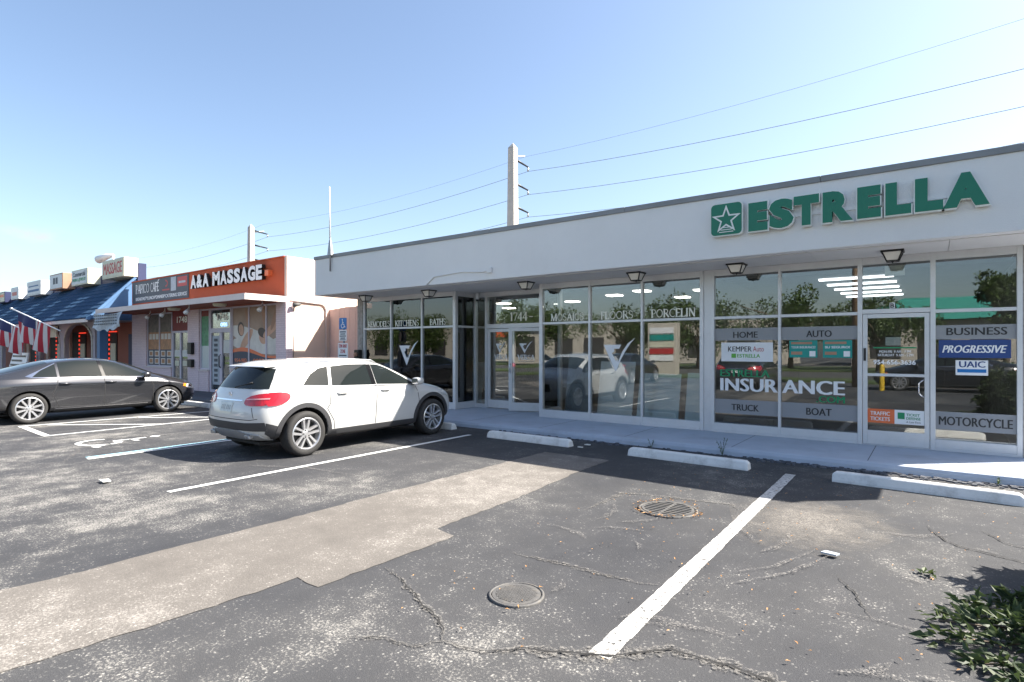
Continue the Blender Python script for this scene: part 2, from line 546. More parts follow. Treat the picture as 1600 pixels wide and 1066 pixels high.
# ------------------------------------------------------------------ helpers
class MB:
    def __init__(s):
        s.v = []
        s.f = []
        s.m = []
    def add(s, vs_, fs_, mi=0):
        o = len(s.v)
        s.v += [tuple(v) for v in vs_]
        s.f += [tuple(i + o for i in f) for f in fs_]
        s.m += [mi] * len(fs_)
        return s
    def box(s, x0, x1, y0, y1, z0, z1, mi=0):
        return s.add([(x0, y0, z0), (x1, y0, z0), (x1, y1, z0), (x0, y1, z0), (x0, y0, z1), (x1, y0, z1), (x1, y1, z1), (x0, y1, z1)],
                     [(0, 3, 2, 1), (4, 5, 6, 7), (0, 1, 5, 4), (1, 2, 6, 5), (2, 3, 7, 6), (3, 0, 4, 7)], mi)
    def hexa(s, lo, hi, mi=0):
        return s.add(list(lo) + list(hi), [(0, 3, 2, 1), (4, 5, 6, 7), (0, 1, 5, 4), (1, 2, 6, 5), (2, 3, 7, 6), (3, 0, 4, 7)], mi)
    def quad(s, a, b, c, d, mi=0):
        return s.add([a, b, c, d], [(0, 1, 2, 3)], mi)
    def prism(s, poly, fn, t0, t1, mi=0):
        """poly: 2D outline (counter-clockwise), fn(u,v,t)->xyz, extruded from t0 to t1"""
        n = len(poly)
        vv = [fn(u, v, t0) for u, v in poly] + [fn(u, v, t1) for u, v in poly]
        ff = [tuple(range(n - 1, -1, -1)), tuple(range(n, 2 * n))]
        ff += [(i, (i + 1) % n, n + (i + 1) % n, n + i) for i in range(n)]
        return s.add(vv, ff, mi)
    def tube(s, pts, r, n=8, mi=0, cap=True):
        pts = [Vector(p) for p in pts]
        rs = r if isinstance(r, (list, tuple)) else [r] * len(pts)
        vv = []
        up = Vector((0.13, 0.31, 0.94))
        for i, p in enumerate(pts):
            a = pts[max(0, i - 1)]
            c = pts[min(len(pts) - 1, i + 1)]
            d = (c - a).normalized()
            q = d.cross(up)
            if q.length < 1e-3:
                q = d.cross(Vector((1, 0, 0)))
            q.normalize()
            w = d.cross(q)
            for k in range(n):
                t = 2 * math.pi * k / n
                vv.append(p + (q * math.cos(t) + w * math.sin(t)) * rs[i])
        ff = []
        for i in range(len(pts) - 1):
            for k in range(n):
                ff.append((i * n + k, i * n + (k + 1) % n, (i + 1) * n + (k + 1) % n, (i + 1) * n + k))
        if cap:
            ff.append(tuple(range(n - 1, -1, -1)))
            ff.append(tuple((len(pts) - 1) * n + k for k in range(n)))
        return s.add(vv, ff, mi)
    def lathe(s, prof, n=32, fn=None, mi=0):
        """prof: (radius, axial) list; default axis Z"""
        fn = fn or (lambda a, b, c: (a, b, c))
        vv = []
        for r, h in prof:
            for k in range(n):
                t = 2 * math.pi * k / n
                vv.append(fn(r * math.cos(t), r * math.sin(t), h))
        ff = []
        for i in range(len(prof) - 1):
            for k in range(n):
                ff.append((i * n + k, i * n + (k + 1) % n, (i + 1) * n + (k + 1) % n, (i + 1) * n + k))
        return s.add(vv, ff, mi)
    def obj(s, name, material, parent=None, smooth=False, bevel=0.0, local=False):
        me = bpy.data.meshes.new(name)
        me.from_pydata(s.v, [], s.f)
        ms = material if isinstance(material, (list, tuple)) else [material]
        for q in ms:
            me.materials.append(MT[q] if isinstance(q, str) else q)
        if len(ms) > 1:
            me.polygons.foreach_set('material_index', s.m)
        if smooth:
            me.polygons.foreach_set('use_smooth', [True] * len(me.polygons))
        me.update()
        return link(name, me, parent, bevel, local)

def link(name, me, parent=None, bevel=0.0, local=False):
    o = bpy.data.objects.new(name, me)
    COL.objects.link(o)
    if parent is not None:
        o.parent = parent
        if not local:
            p = parent
            off = Vector((0, 0, 0))
            while p is not None and p.type == 'EMPTY':
                off += p.location
                p = p.parent
            if parent.type == 'EMPTY':
                o.matrix_parent_inverse = Matrix.Translation(-off)
    if bevel:
        b = o.modifiers.new('bevel', 'BEVEL')
        b.width = bevel
        b.segments = 2
        b.limit_method = 'ANGLE'
    return o

def tag(o, label, cat, group=None):
    o['label'] = label
    o['category'] = cat
    if group:
        o['group'] = group
    return o

def struct(o):
    o['kind'] = 'structure'
    return o

def stuff(o):
    o['kind'] = 'stuff'
    return o

def thing(name, label, cat, loc=(0, 0, 0), group=None, rz=0.0):
    o = bpy.data.objects.new(name, None)
    o.empty_display_size = 0.2
    COL.objects.link(o)
    o.location = loc
    o.rotation_euler = (0, 0, rz)
    return tag(o, label, cat, group)

def copy_tree(o, parent=None):
    c = o.copy()
    COL.objects.link(c)
    if parent is not None:
        c.parent = parent
    for ch in list(o.children):
        copy_tree(ch, c)
    return c

def box(name, m, parent, x0, x1, y0, y1, z0, z1, bevel=0.0):
    return MB().box(x0, x1, y0, y1, z0, z1).obj(name, m, parent, bevel=bevel)

# facade mapping: u -> +X, v -> +Z, t -> towards -Y (out of the wall)
def wallY(Y):
    return lambda u, v, t: (u, Y - t, v)

# ---- lettering
_tc = {}
def text_geo(txt, bold=0.0, spacing=1.0):
    key = (txt, bold, spacing)
    if key in _tc:
        return _tc[key]
    cu = bpy.data.curves.new('t', 'FONT')
    cu.body = txt
    cu.size = 1.0
    cu.offset = bold
    cu.space_character = spacing
    cu.fill_mode = 'FRONT'
    cu.resolution_u = 3
    ob = bpy.data.objects.new('t', cu)
    COL.objects.link(ob)
    dg = bpy.context.evaluated_depsgraph_get()
    me = bpy.data.meshes.new_from_object(ob.evaluated_get(dg))
    bpy.data.objects.remove(ob)
    bpy.data.curves.remove(cu)
    bm = bmesh.new()
    bm.from_mesh(me)
    bmesh.ops.remove_doubles(bm, verts=bm.verts, dist=1e-4)
    bpy.data.meshes.remove(me)
    vs_ = [(v.co.x, v.co.y) for v in bm.verts]
    bm.verts.index_update()
    fs_ = [[v.index for v in f.verts] for f in bm.faces]
    # faces face +Z
    be = [[v.index for v in e.verts] for e in bm.edges if e.is_boundary]
    loops = []
    for e in bm.edges:
        if e.is_boundary:
            lp = e.link_loops[0]
            loops.append((lp.vert.index, lp.link_loop_next.vert.index))
    bm.free()
    _tc[key] = (vs_, fs_, loops)
    return _tc[key]

def lay_text(txt, x0, x1, z0, z1, fn, thick=0.004, bold=0.0, italic=0.0, mb=None, mi=0, spacing=1.0, side_mi=None, back=0.0):
    mb = mb or MB()
    if bold and thick <= 0.01 and any(c in txt for c in 'MNKAVW'):
        # sharp-cornered capitals: thicken by overprinting instead of offsetting the outline
        d = 0.016 * (z1 - z0) * bold / 0.018
        for k, o_ in enumerate((-1, 0, 1)):
            lay_text(txt, x0 + d + o_ * d, x1 - d + o_ * d, z0, z1, fn, thick + 0.0005 * k, 0.0, italic, mb, mi, spacing)
        return mb
    vs_, fs_, loops = text_geo(txt, bold, spacing)
    xs = [v[0] for v in vs_]
    ys = [v[1] for v in vs_]
    sx = (x1 - x0 - italic * (z1 - z0)) / (max(xs) - min(xs))
    sy = (z1 - z0) / (max(ys) - min(ys))
    P = [(x0 + (x - min(xs)) * sx + italic * (y - min(ys)) * sy, z0 + (y - min(ys)) * sy) for x, y in vs_]
    o = len(P)
    mb.add([fn(u, v, thick) for u, v in P], fs_, mi)
    if thick > back + 0.006 or side_mi is not None:
        mb.add([fn(u, v, thick) for u, v in P] + [fn(u, v, back) for u, v in P],
               [(a, a + o, b + o, b) for a, b in loops], mi if side_mi is None else side_mi)
    return mb

# small serif face for the gold window lettering: thick/thin strokes with serifs
def arc(cx, cy, rx, ry, a0, a1, n=9):
    return [(cx + rx * math.cos(R(a0 + (a1 - a0) * i / n)), cy + ry * math.sin(R(a0 + (a1 - a0) * i / n))) for i in range(n + 1)]
TH, TN = 0.18, 0.10
SERIF = {
    'A': (0.8, [([(0.4, 1), (0.08, 0)], TN), ([(0.4, 1), (0.72, 0)], TH), ([(0.2, 0.36), (0.6, 0.36)], TN)], [(0.08, 0), (0.72, 0)]),
    'B': (0.66, [([(0.14, 0), (0.14, 1)], TH), ([(0.14, .98)] + arc(0.33, 0.75, 0.2, 0.23, 90, -90) + [(0.14, .52)], 0.08), ([(0.14, .52)] + arc(0.35, 0.27, 0.24, 0.25, 90, -90) + [(0.14, .02)], 0.085)], [(0.12, 0), (0.12, 1)]),
    'C': (0.74, [(arc(0.42, 0.5, 0.34, 0.48, 48, 312, 16), 0.085)], []),
    'D': (0.78, [([(0.14, 0), (0.14, 1)], TH), ([(0.14, .98)] + arc(0.3, 0.5, 0.4, 0.48, 90, -90, 12) + [(0.14, .02)], 0.075)], [(0.12, 0), (0.12, 1)]),
    'E': (0.6, [([(0.14, 0), (0.14, 1)], TH), ([(0.14, .97), (0.54, .97), (0.54, .85)], TN), ([(0.14, .52), (0.46, .52)], TN), ([(0.14, .03), (0.56, .03), (0.56, .17)], TN)], [(0.12, 0), (0.12, 1)]),
    'F': (0.56, [([(0.14, 0), (0.14, 1)], TH), ([(0.14, .97), (0.52, .97), (0.52, .85)], TN), ([(0.14, .52), (0.44, .52)], TN)], [(0.14, 0), (0.12, 1)]),
    'H': (0.8, [([(0.14, 0), (0.14, 1)], TH), ([(0.66, 0), (0.66, 1)], TH), ([(0.14, .52), (0.66, .52)], TN)], [(0.14, 0), (0.14, 1), (0.66, 0), (0.66, 1)]),
    'I': (0.32, [([(0.16, 0), (0.16, 1)], TH)], [(0.16, 0), (0.16, 1)]),
    'K': (0.74, [([(0.14, 0), (0.14, 1)], TH), ([(0.62, 1), (0.16, .47)], TN), ([(0.27, .6), (0.66, 0)], TH)], [(0.14, 0), (0.14, 1), (0.62, 1), (0.66, 0)]),
    'L': (0.58, [([(0.14, 0), (0.14, 1)], TH), ([(0.14, .03), (0.55, .03), (0.55, .18)], TN)], [(0.12, 0), (0.14, 1)]),
    'M': (0.98, [([(0.14, 0), (0.16, 1)], TN), ([(0.16, 1), (0.48, 0.02)], TH), ([(0.48, 0.02), (0.80, 1)], TN), ([(0.82, 1), (0.84, 0)], TH)], [(0.14, 0), (0.84, 0), (0.12, 1), (0.86, 1)]),
    'N': (0.84, [([(0.15, 0), (0.15, 1)], TN), ([(0.15, 1), (0.69, 0)], TH), ([(0.69, 0), (0.69, 1)], TN)], [(0.15, 0), (0.12, 1), (0.69, 1)]),
    'O': (0.84, [(arc(0.42, 0.5, 0.34, 0.48, 0, 360, 22), 0.085)], []),
    'P': (0.64, [([(0.14, 0), (0.14, 1)], TH), ([(0.14, .98)] + arc(0.34, 0.72, 0.22, 0.26, 90, -90) + [(0.14, .46)], 0.08)], [(0.14, 0), (0.12, 1)]),
    'R': (0.72, [([(0.14, 0), (0.14, 1)], TH), ([(0.14, .98)] + arc(0.34, 0.74, 0.21, 0.24, 90, -90) + [(0.14, .5)], 0.08), ([(0.34, .5), (0.66, 0)], TH)], [(0.14, 0), (0.12, 1), (0.67, 0)]),
    'S': (0.58, [([(0.50, 0.84)] + arc(0.29, 0.75, 0.2, 0.23, 35, 230, 9) + arc(0.29, 0.26, 0.21, 0.24, 60, -150, 10) + [(0.07, 0.16)], 0.085)], []),
    'T': (0.68, [([(0.34, 0), (0.34, 1)], TH), ([(0.05, .83), (0.06, .97), (0.62, .97), (0.63, .83)], TN)], [(0.34, 0)]),
    'V': (0.78, [([(0.08, 1), (0.4, 0)], TH), ([(0.4, 0), (0.70, 1)], TN)], [(0.08, 1), (0.70, 1)]),
    '1': (0.44, [([(0.24, 0), (0.24, 1)], TH), ([(0.24, 1), (0.08, .86)], TN)], [(0.24, 0)]),
    '4': (0.66, [([(0.46, 0), (0.46, 1)], TH), ([(0.46, 1), (0.06, .3), (0.62, .3)], TN)], [(0.46, 0)]),
    '7': (0.6, [([(0.07, .82), (0.08, .97), (0.55, .97), (0.24, 0)], 0.08)], []),
    '-': (0.5, [([(0.1, .42), (0.4, .42)], 0.09)], []),
    ' ': (0.4, [], []),
    '&': (0.8, [([(0.72, .42), (0.5, .05), (0.25, .02), (0.1, .2), (0.2, .45), (0.45, .7), (0.42, .93), (0.28, .95), (0.22, .78), (0.7, 0)], 0.08)], []),
}
def stroke(mb, pts, w, X, fn, mi=0, t=0.004):
    for i in range(len(pts) - 1):
        a = Vector(pts[i])
        b = Vector(pts[i + 1])
        d = (b - a)
        if d.length < 1e-6:
            continue
        d.normalize()
        q = Vector((-d.y, d.x)) * w * 0.5
        e = d * w * 0.25
        a = a - e
        b = b + e
        P = [a - q, b - q, b + q, a + q]
        mb.add([fn(*X(p), t + 0.0004 * (i % 3)) for p in P], [(0, 1, 2, 3)], mi)

def serif_text(txt, x0, x1, z0, z1, fn, mb=None, t=0.004):
    mb = mb or MB()
    tot = sum(SERIF[c][0] for c in txt)
    sx = (x1 - x0) / tot
    cx = 0.0
    k = 0
    for ch in txt:
        w, st, se = SERIF[ch]
        X = lambda p, cx=cx: (x0 + (cx + p[0]) * sx, z0 + p[1] * (z1 - z0))
        for pts, wd in st:
            stroke(mb, pts, wd, X, fn, 0, t + 0.0013 * (k % 3))
            k += 1
        for (sxx, syy) in se:
            yy = 0.02 if syy < 0.5 else 0.98
            stroke(mb, [(sxx - 0.11, yy), (sxx + 0.11, yy)], 0.04, X, fn, 0, t + 0.0045)
        cx += w
    return mb

def rect_on(fn, x0, x1, z0, z1, t0, t1, mb=None, mi=0):
    mb = mb or MB()
    return mb.prism([(x0, z0), (x1, z0), (x1, z1), (x0, z1)], fn, t0, t1, mi)

# ------------------------------------------------------------------ ground and markings
ground = struct(MB().quad((-900, -900, 0), (900, -900, 0), (900, 900, 0), (-900, 900, 0)).obj('ground', 'asphalt'))

def sheet(name, pts, z, m, parent=None):
    o = MB().add([(x, y, z) for x, y in pts], [tuple(range(len(pts)))]).obj(name, m, parent)
    return o

def rough_poly(pts, amp, step=0.12, seed=1):
    q = random.Random(seed)
    out = []
    n = len(pts)
    for i in range(n):
        a = Vector(pts[i])
        b = Vector(pts[(i + 1) % n])
        k = max(1, int((b - a).length / step))
        for j in range(k):
            p = a.lerp(b, j / k)
            out.append((p.x + q.uniform(-amp, amp), p.y + q.uniform(-amp, amp)))
    return out

up = [(-5.12, -3.0), (-5.10, 1.04), (-5.05, 1.5), (-5.05, 2.12), (-5.01, 3.01), (-5.02, 4.34), (-4.99, 5.37), (-4.97, 6.51), (-4.95, 7.6)]
lo = [(-3.82, 7.6), (-3.80, 6.6), (-3.67, 5.0), (-3.65, 3.78), (-3.37, 3.72), (-3.39, 2.93), (-3.41, 2.36), (-3.66, 2.37), (-3.68, 2.06), (-3.74, 1.32), (-3.85, 0.4), (-3.9, -3.0)]
struct(sheet('trench_patch', rough_poly(list(reversed(up + lo)), 0.014, 0.09, 3), 0.004, 'trench'))
# worn, paler tongue beside the right-hand line
cx, cy = -0.93, 6.05
struct(sheet('asphalt_stain', [(cx + 0.75 * math.cos(t) * (1 + .2 * math.sin(3 * t)), cy + 1.25 * math.sin(t) * (1 + .15 * math.cos(2 * t))) for t in [i * 2 * math.pi / 40 for i in range(40)]], 0.005, 'stain'))

def ribbon(pts, w, seed, jag=0.02, step=0.04, z=0.01, wvar=0.6):
    q = random.Random(seed)
    P = []
    for i in range(len(pts) - 1):
        a = Vector(pts[i])
        b = Vector(pts[i + 1])
        k = max(1, int((b - a).length / step))
        for j in range(k):
            P.append(a.lerp(b, j / k))
    P.append(Vector(pts[-1]))
    off = [Vector((q.uniform(-jag, jag), q.uniform(-jag, jag))) for _ in P]
    P = [p + o for p, o in zip(P, off)]
    L, Rr = [], []
    for i, p in enumerate(P):
        d = (P[min(i + 1, len(P) - 1)] - P[max(0, i - 1)]).normalized()
        nrm = Vector((-d.y, d.x))
        ww = w * (1 + q.uniform(-wvar, wvar)) * min(1, 0.15 + 3.0 * min(i, len(P) - 1 - i) / len(P))
        L.append(p + nrm * ww * 0.5)
        Rr.append(p - nrm * ww * 0.5)
    mb = MB()
    n = len(P)
    mb.add([(p.x, p.y, z) for p in L + Rr], [(i, n + i, n + i + 1, i + 1) for i in range(n - 1)])
    return mb

cracks = [
    [(-3.31, 2.86), (-3.05, 2.8), (-2.95, 2.74), (-2.78, 2.68), (-2.62, 2.58), (-2.47, 2.54), (-2.33, 2.46), (-2.21, 2.34)],
    [(-2.21, 2.34), (-2.09, 2.35), (-1.94, 2.4), (-1.79, 2.54), (-1.54, 2.67), (-1.36, 2.77), (-1.22, 2.93), (-1.14, 3.01), (-1.0, 3.01), (-0.84, 3.04), (-0.65, 3.02), (-0.3, 2.9), (0.2, 2.8)],
    [(-2.72, 3.68), (-2.26, 3.72), (-1.94, 3.72), (-1.65, 3.74), (-1.52, 3.79)],
    [(-0.04, 6.54), (0.09, 6.13), (0.19, 6.01), (0.43, 5.91), (0.9, 5.7)],
    [(-2.84, 5.04), (-2.83, 5.99), (-2.31, 6.1), (-1.7, 6.2), (-1.55, 6.0)],
    [(0.35, 6.7), (0.5, 6.35), (0.9, 6.1)],
    [(-2.21, 2.34), (-2.3, 2.2), (-2.5, 2.16), (-2.7, 2.02)],
    [(-0.55, 4.7), (-0.42, 4.45), (-0.3, 4.1)],
]
cw = [0.011, 0.014, 0.005, 0.010, 0.004, 0.008, 0.005, 0.008]
mw = [0.06, 0.11, 0.05, 0.02, 0.06, 0.015, 0.04, 0.015]
for i, c in enumerate(cracks):
    stuff(ribbon(c, mw[i], 20 + i, 0.010, 0.03, 0.008).obj('crack_crumbs', 'crumb', ground))
    ribbon(c, cw[i], 20 + i, 0.010, 0.03, 0.0105).obj('crack', 'crack', ground)

def stripe(name, x0, y0, x1, y1, w, m, z=0.0065, seed=0, amp=0.003):
    a = Vector((x0, y0))
    b = Vector((x1, y1))
    d = (b - a).normalized()
    q = Vector((-d.y, d.x)) * w / 2
    return struct(sheet(name, rough_poly([tuple(a - q), tuple(b - q), tuple(b + q), tuple(a + q)], amp, 0.07, seed), z, m))

stripe('parking_line', -1.43, 2.72, -1.48, 8.14, 0.125, 'line_paint_old', seed=5, amp=0.004)
stripe('parking_line', -7.05, 2.9, -7.09, 8.25, 0.10, 'line_paint', seed=6)
stripe('parking_line', -10.12, 3.05, -10.16, 8.3, 0.10, 'line_paint', seed=7)
stripe('blue_parking_line', -10.27, 3.08, -10.31, 8.3, 0.10, 'line_blue', seed=8)
stripe('parking_line', -13.42, 3.35, -13.56, 8.0, 0.10, 'line_paint', seed=9)
stripe('parking_line', -15.5, 3.45, -15.2, 8.0, 0.10, 'line_paint', seed=10)
stripe('parking_line', -13.45, 3.4, -15.5, 3.5, 0.12, 'line_paint', z=0.0085, seed=11)
stripe('parking_line', -15.3, 3.9, -13.5, 5.4, 0.10, 'line_paint', z=0.0085, seed=12)
stripe('parking_line', -15.2, 5.6, -13.55, 7.0, 0.10, 'line_paint', z=0.0085, seed=13)
stripe('parking_line', -18.4, 3.0, -18.4, 8.0, 0.10, 'line_paint', seed=14)
# wheelchair symbol painted on the bay
ws = MB()
def gfn(u, v, t):          # symbol drawn to be read from the lane: u -> -X.. v -> +Y
    return (u, v, 0.0065 + t)
ring = [(-11.75 + 0.36 * math.cos(R(a)), 3.72 + 0.30 * math.sin(R(a))) for a in range(150, 420, 12)]
for pts, w in ((ring, 0.09), ([(-11.72, 4.42), (-11.72, 3.95), (-11.42, 3.9), (-11.3, 3.5), (-11.18, 3.52)], 0.09), ([(-11.72, 4.2), (-11.45, 4.2)], 0.08)):
    stroke(ws, pts, w, lambda p: p, gfn, 0, 0.0)
ws.lathe([(0.0, 0.0005), (0.085, 0.0005)], 14, lambda a, b, c: (-11.74 + a, 4.60 + b, 0.0065 + c))
struct(ws.obj('wheelchair_marking', 'line_paint'))
# faded scrapes and old paint ghosts
for i in range(26):
    q = random.Random(100 + i)
    x = q.uniform(-2.9, 0.6)
    y = q.uniform(2.6, 6.4)
    a = q.uniform(0, 3.14)
    L = q.uniform(0.15, 0.7)
    pts = [(x + math.cos(a + k * .12) * L * k / 4, y + math.sin(a + k * .12) * L * k / 4) for k in range(5)]
    stuff(ribbon(pts, q.uniform(0.02, 0.07), 300 + i, 0.012, 0.05, 0.0125 + i * 0.0002).obj('scrape', 'scuff', ground))
for i, (pts, w) in enumerate([([(-11.6, 3.3), (-11.0, 3.2), (-10.0, 2.7)], 0.06), ([(-12.6, 3.4), (-11.8, 4.6), (-11.6, 5.6)], 0.16), ([(-7.9, 4.1), (-6.9, 4.6), (-6.0, 4.7)], 0.05),
                              ([(-0.75, 5.2), (-0.95, 4.6), (-1.2, 4.25)], 0.03), ([(-0.62, 5.15), (-0.85, 4.5), (-1.15, 4.05)], 0.035)]):
    stuff(ribbon(pts, w, 400 + i, 0.01, 0.08, 0.018 + i * .0003).obj('tyre_scuff', 'scuff', ground))

# iron covers in the asphalt
def cover(name, label, x, y, r, grate):
    t = thing(name, label, 'manhole' if not grate else 'drain', (x, y, 0))
    fn = lambda a, b, c: (x + a, y + b, c)
    MB().lathe([(r * 1.10, 0.0), (r * 1.10, 0.013), (r * 1.0, 0.016), (r * 1.0, 0.004)], 40, fn).obj('frame_ring', 'iron', t, True)
    mb = MB()
    if grate:
        mb.lathe([(r * 0.99, 0.006), (0.001, 0.006)], 40, fn, 1)
        n = 9
        for i in range(n):
            yy = -r * 0.86 + i * 2 * r * 0.86 / (n - 1)
            hw = math.sqrt(max(0, (r * 0.9) ** 2 - yy * yy))
            k = max(1, int(hw / 0.05))
            for sx in (-1, 1):
                if hw > 0.04:
                    mb.box(x + (0.012 if sx > 0 else -hw), x + (hw if sx > 0 else -0.012), y + yy - 0.013, y + yy + 0.013, 0.007, 0.019)
        mb.box(x - 0.012, x + 0.012, y - r * .92, y + r * .92, 0.007, 0.0205)
        mb.lathe([(r * 0.86, 0.007), (r * 0.87, 0.020), (r * 0.97, 0.020), (r * 0.98, 0.007)], 40, fn)
        mb.obj('grate', ['iron', 'black_metal'], t)
    else:
        mb.lathe([(r * 0.97, 0.006), (r * 0.96, 0.014), (r * 0.86, 0.0155), (0.001, 0.0155)], 40, fn)
        for i in range(-9, 10):
            for j in range(-9, 10):
                u, v = i * r / 11, j * r / 11
                if u * u + v * v < (r * .8) ** 2:
                    mb.box(x + u - .006, x + u + .006, y + v - .006, y + v + .006, 0.0157, 0.0185)
        mb.obj('lid', 'iron', t)
    return t
cover('manhole_cover', 'small round solid iron cover set in the asphalt', -2.23, 3.07, 0.17, False)
cover('drain_grate', 'round slotted iron drain grate with dry litter round its rim', -2.17, 5.62, 0.27, True)
mbl = MB()
q = random.Random(5)
for i in range(90):
    a = q.uniform(0, 6.28)
    rr = q.uniform(0.27, 0.36)
    x, y = -2.17 + rr * math.cos(a), 5.62 + rr * math.sin(a)
    s = q.uniform(0.008, 0.022)
    b = q.uniform(0, 6.28)
    c, d = math.cos(b) * s, math.sin(b) * s
    mbl.add([(x - c, y - d, 0.022), (x + d * .5, y - c * .5, 0.027), (x + c, y + d, 0.024), (x - d * .5, y + c * .5, 0.031)], [(0, 1, 2, 3)])
tag(stuff(mbl.obj('dry_litter', 'dry_leaf')), 'ring of dry yellow leaf litter round the drain grate', 'litter')

# ------------------------------------------------------------------ pavements
def sidewalk(name, x0, x1, y0, y1, h, m, joints):
    o = MB().prism([(y0, 0.0), (y1, 0.0), (y1, h), (y0 + 0.09, h), (y0 + 0.035, h - 0.018), (y0 + 0.01, h - 0.06)], lambda u, v, t: (t, u, v), x1, x0).obj(name, m)
    struct(o)
    for jx in joints:
        MB().box(jx - 0.005, jx + 0.005, y0 + 0.1, y1, h - 0.001, h + 0.0012).obj('joint', 'dark_concrete', o)
    return o
sidewalk('sidewalk', -13.4, 7.0, 9.03, 11.6, 0.12, 'sidewalk_blue', [-11.6, -9.7, -7.9, -6.1, -4.3, -2.5, -0.7, 1.1, 2.9, 4.7])
sidewalk('sidewalk', -48.0, -15.5, 8.35, 9.75, 0.14, 'dark_concrete', [-30 + 1.8 * i for i in range(8)])

# ------------------------------------------------------------------ main building
D = 10.67
W = wallY(D - 0.0)
b1 = thing('shop_building', 'long low white shop building with glass storefronts and deep fascia', 'building', (-6, 12, 0))
P1 = lambda n, m, *a, **k: box(n, m, b1, *a, **k)
FY = 9.37
P1('fascia', 'white_stucco', -13.68, 1.78, FY, FY + 0.2, 3.11, 4.09, bevel=0.008)
P1('fascia', 'white_stucco', -13.68, -13.48, FY + 0.2, 22.0, 3.11, 4.09)
P1('fascia', 'white_stucco', 1.58, 1.78, FY + 0.2, 22.0, 3.11, 4.09)
P1('roof', 'interior_ceiling', -13.48, 1.58, FY + 0.2, 22.0, 3.9, 4.0)
for i, x0 in enumerate([-13.70 + 3.1 * k for k in range(5)]):
    P1('coping', 'coping_metal', x0, min(1.80, x0 + 3.096), FY - 0.022, FY + 0.22, 4.088, 4.178, bevel=0.006)
P1('coping', 'coping_metal', 1.6, 1.802, FY + 0.22, 22.0, 4.088, 4.178)
P1('coping', 'coping_metal', -13.702, -13.5, FY + 0.22, 22.0, 4.088, 4.178)
# soffit panels
xs = [-13.48, -11.3, -9.2, -7.1, -5.2, -3.35, -1.5, 0.2, 1.58]
for a, c in zip(xs[:-1], xs[1:]):
    P1('soffit', 'soffit_white', a + 0.003, c - 0.003, FY + 0.2, 11.6, 3.10, 3.125)
# walls
P1('wall', 'stone_column', -13.42, -13.19, D - 0.06, 22.0, 0.0, 3.10)
P1('wall', 'stone_column', 1.035, 1.42, D - 0.02, 22.0, 0.0, 3.10)
P1('wall', 'interior_wall', -13.19, 1.035, 19.4, 19.6, 0.0, 3.10)
P1('wall', 'interior_wall', -3.42, -3.30, D + 0.1, 19.4, 0.12, 3.0)
P1('interior_floor', 'interior_floor', -13.19, 1.035, 11.6, 19.4, 0.0, 0.124)
P1('ceiling', 'interior_ceiling', -13.19, 1.035, 11.61, 19.4, 3.0, 3.06)

AL = 'aluminium'
def bar(x0, x1, z0, z1, y0=D - 0.045, y1=D + 0.055, name='mullion', bevel=0.004):
    return P1(name, AL, x0, x1, y0, y1, z0, z1, bevel=bevel)
def pane(x0, x1, z0, z1, Y=D):
    return P1('window_pane', 'glass', x0, x1, Y, Y + 0.008, z0, z1)
ZB, ZT, ZH = 0.29, 2.215, 2.985
panes = {}
def bay(key, xa, xb, first=False):
    """sill, transom and header between two mullions, with lower and upper pane"""
    bar(xa, xb, 0.122, 0.165, D - 0.055, D + 0.06, 'sill')
    bar(xa, xb, 0.165, ZB, D - 0.04, D + 0.05, 'bottom_rail')
    bar(xa, xb, ZT - 0.025, ZT + 0.025, D - 0.038, D + 0.05, 'transom_bar')
    bar(xa, xb, ZH, 3.098, D - 0.038, D + 0.05, 'header')
    panes[key + '_low'] = pane(xa, xb, ZB, ZT - 0.025)
    panes[key + '_high'] = pane(xa, xb, ZT + 0.025, ZH)
def post(x0, x1, **k):
    bar(x0, x1, 0.122, 3.10, **k)
for x, w in ((-13.155, 0.05), (-12.02, 0.042), (-10.82, 0.042), (-9.66, 0.09), (-7.05, 0.085), (-5.82, 0.045), (-4.64, 0.045), (-3.45, 0.07), (-3.255, 0.07), (-2.11, 0.045), (-0.92, 0.065), (0.02, 0.065), (1.0, 0.06)):
    post(x - w / 2, x + w / 2)
bar(-3.414, -3.291, 0.122, 3.10, D - 0.02, D + 0.04, 'post_panel')
bay('remodels', -13.13, -12.041)
bay('kitchens', -11.999, -10.841)
bay('baths', -10.799, -9.705)
bay('mosaics', -7.007, -5.8425)
bay('floors', -5.7975, -4.6625)
bay('porcelain', -4.6175, -3.485)
bay('home', -3.22, -2.1325)
bay('auto', -2.0875, -0.9525)
bay('business', 0.0525, 0.97)
# transom over the right-hand door
bar(-0.8875, -0.0125, ZT - 0.01, ZT + 0.06, D - 0.038, D + 0.05, 'transom_bar')
bar(-0.8875, -0.0125, ZH, 3.098, D - 0.038, D + 0.05, 'header')
panes['door_high'] = pane(-0.8875, -0.0125, ZT + 0.06, ZH)
bar(-0.8875, -0.0125, 0.122, 0.135, D - 0.05, D + 0.06, 'threshold')

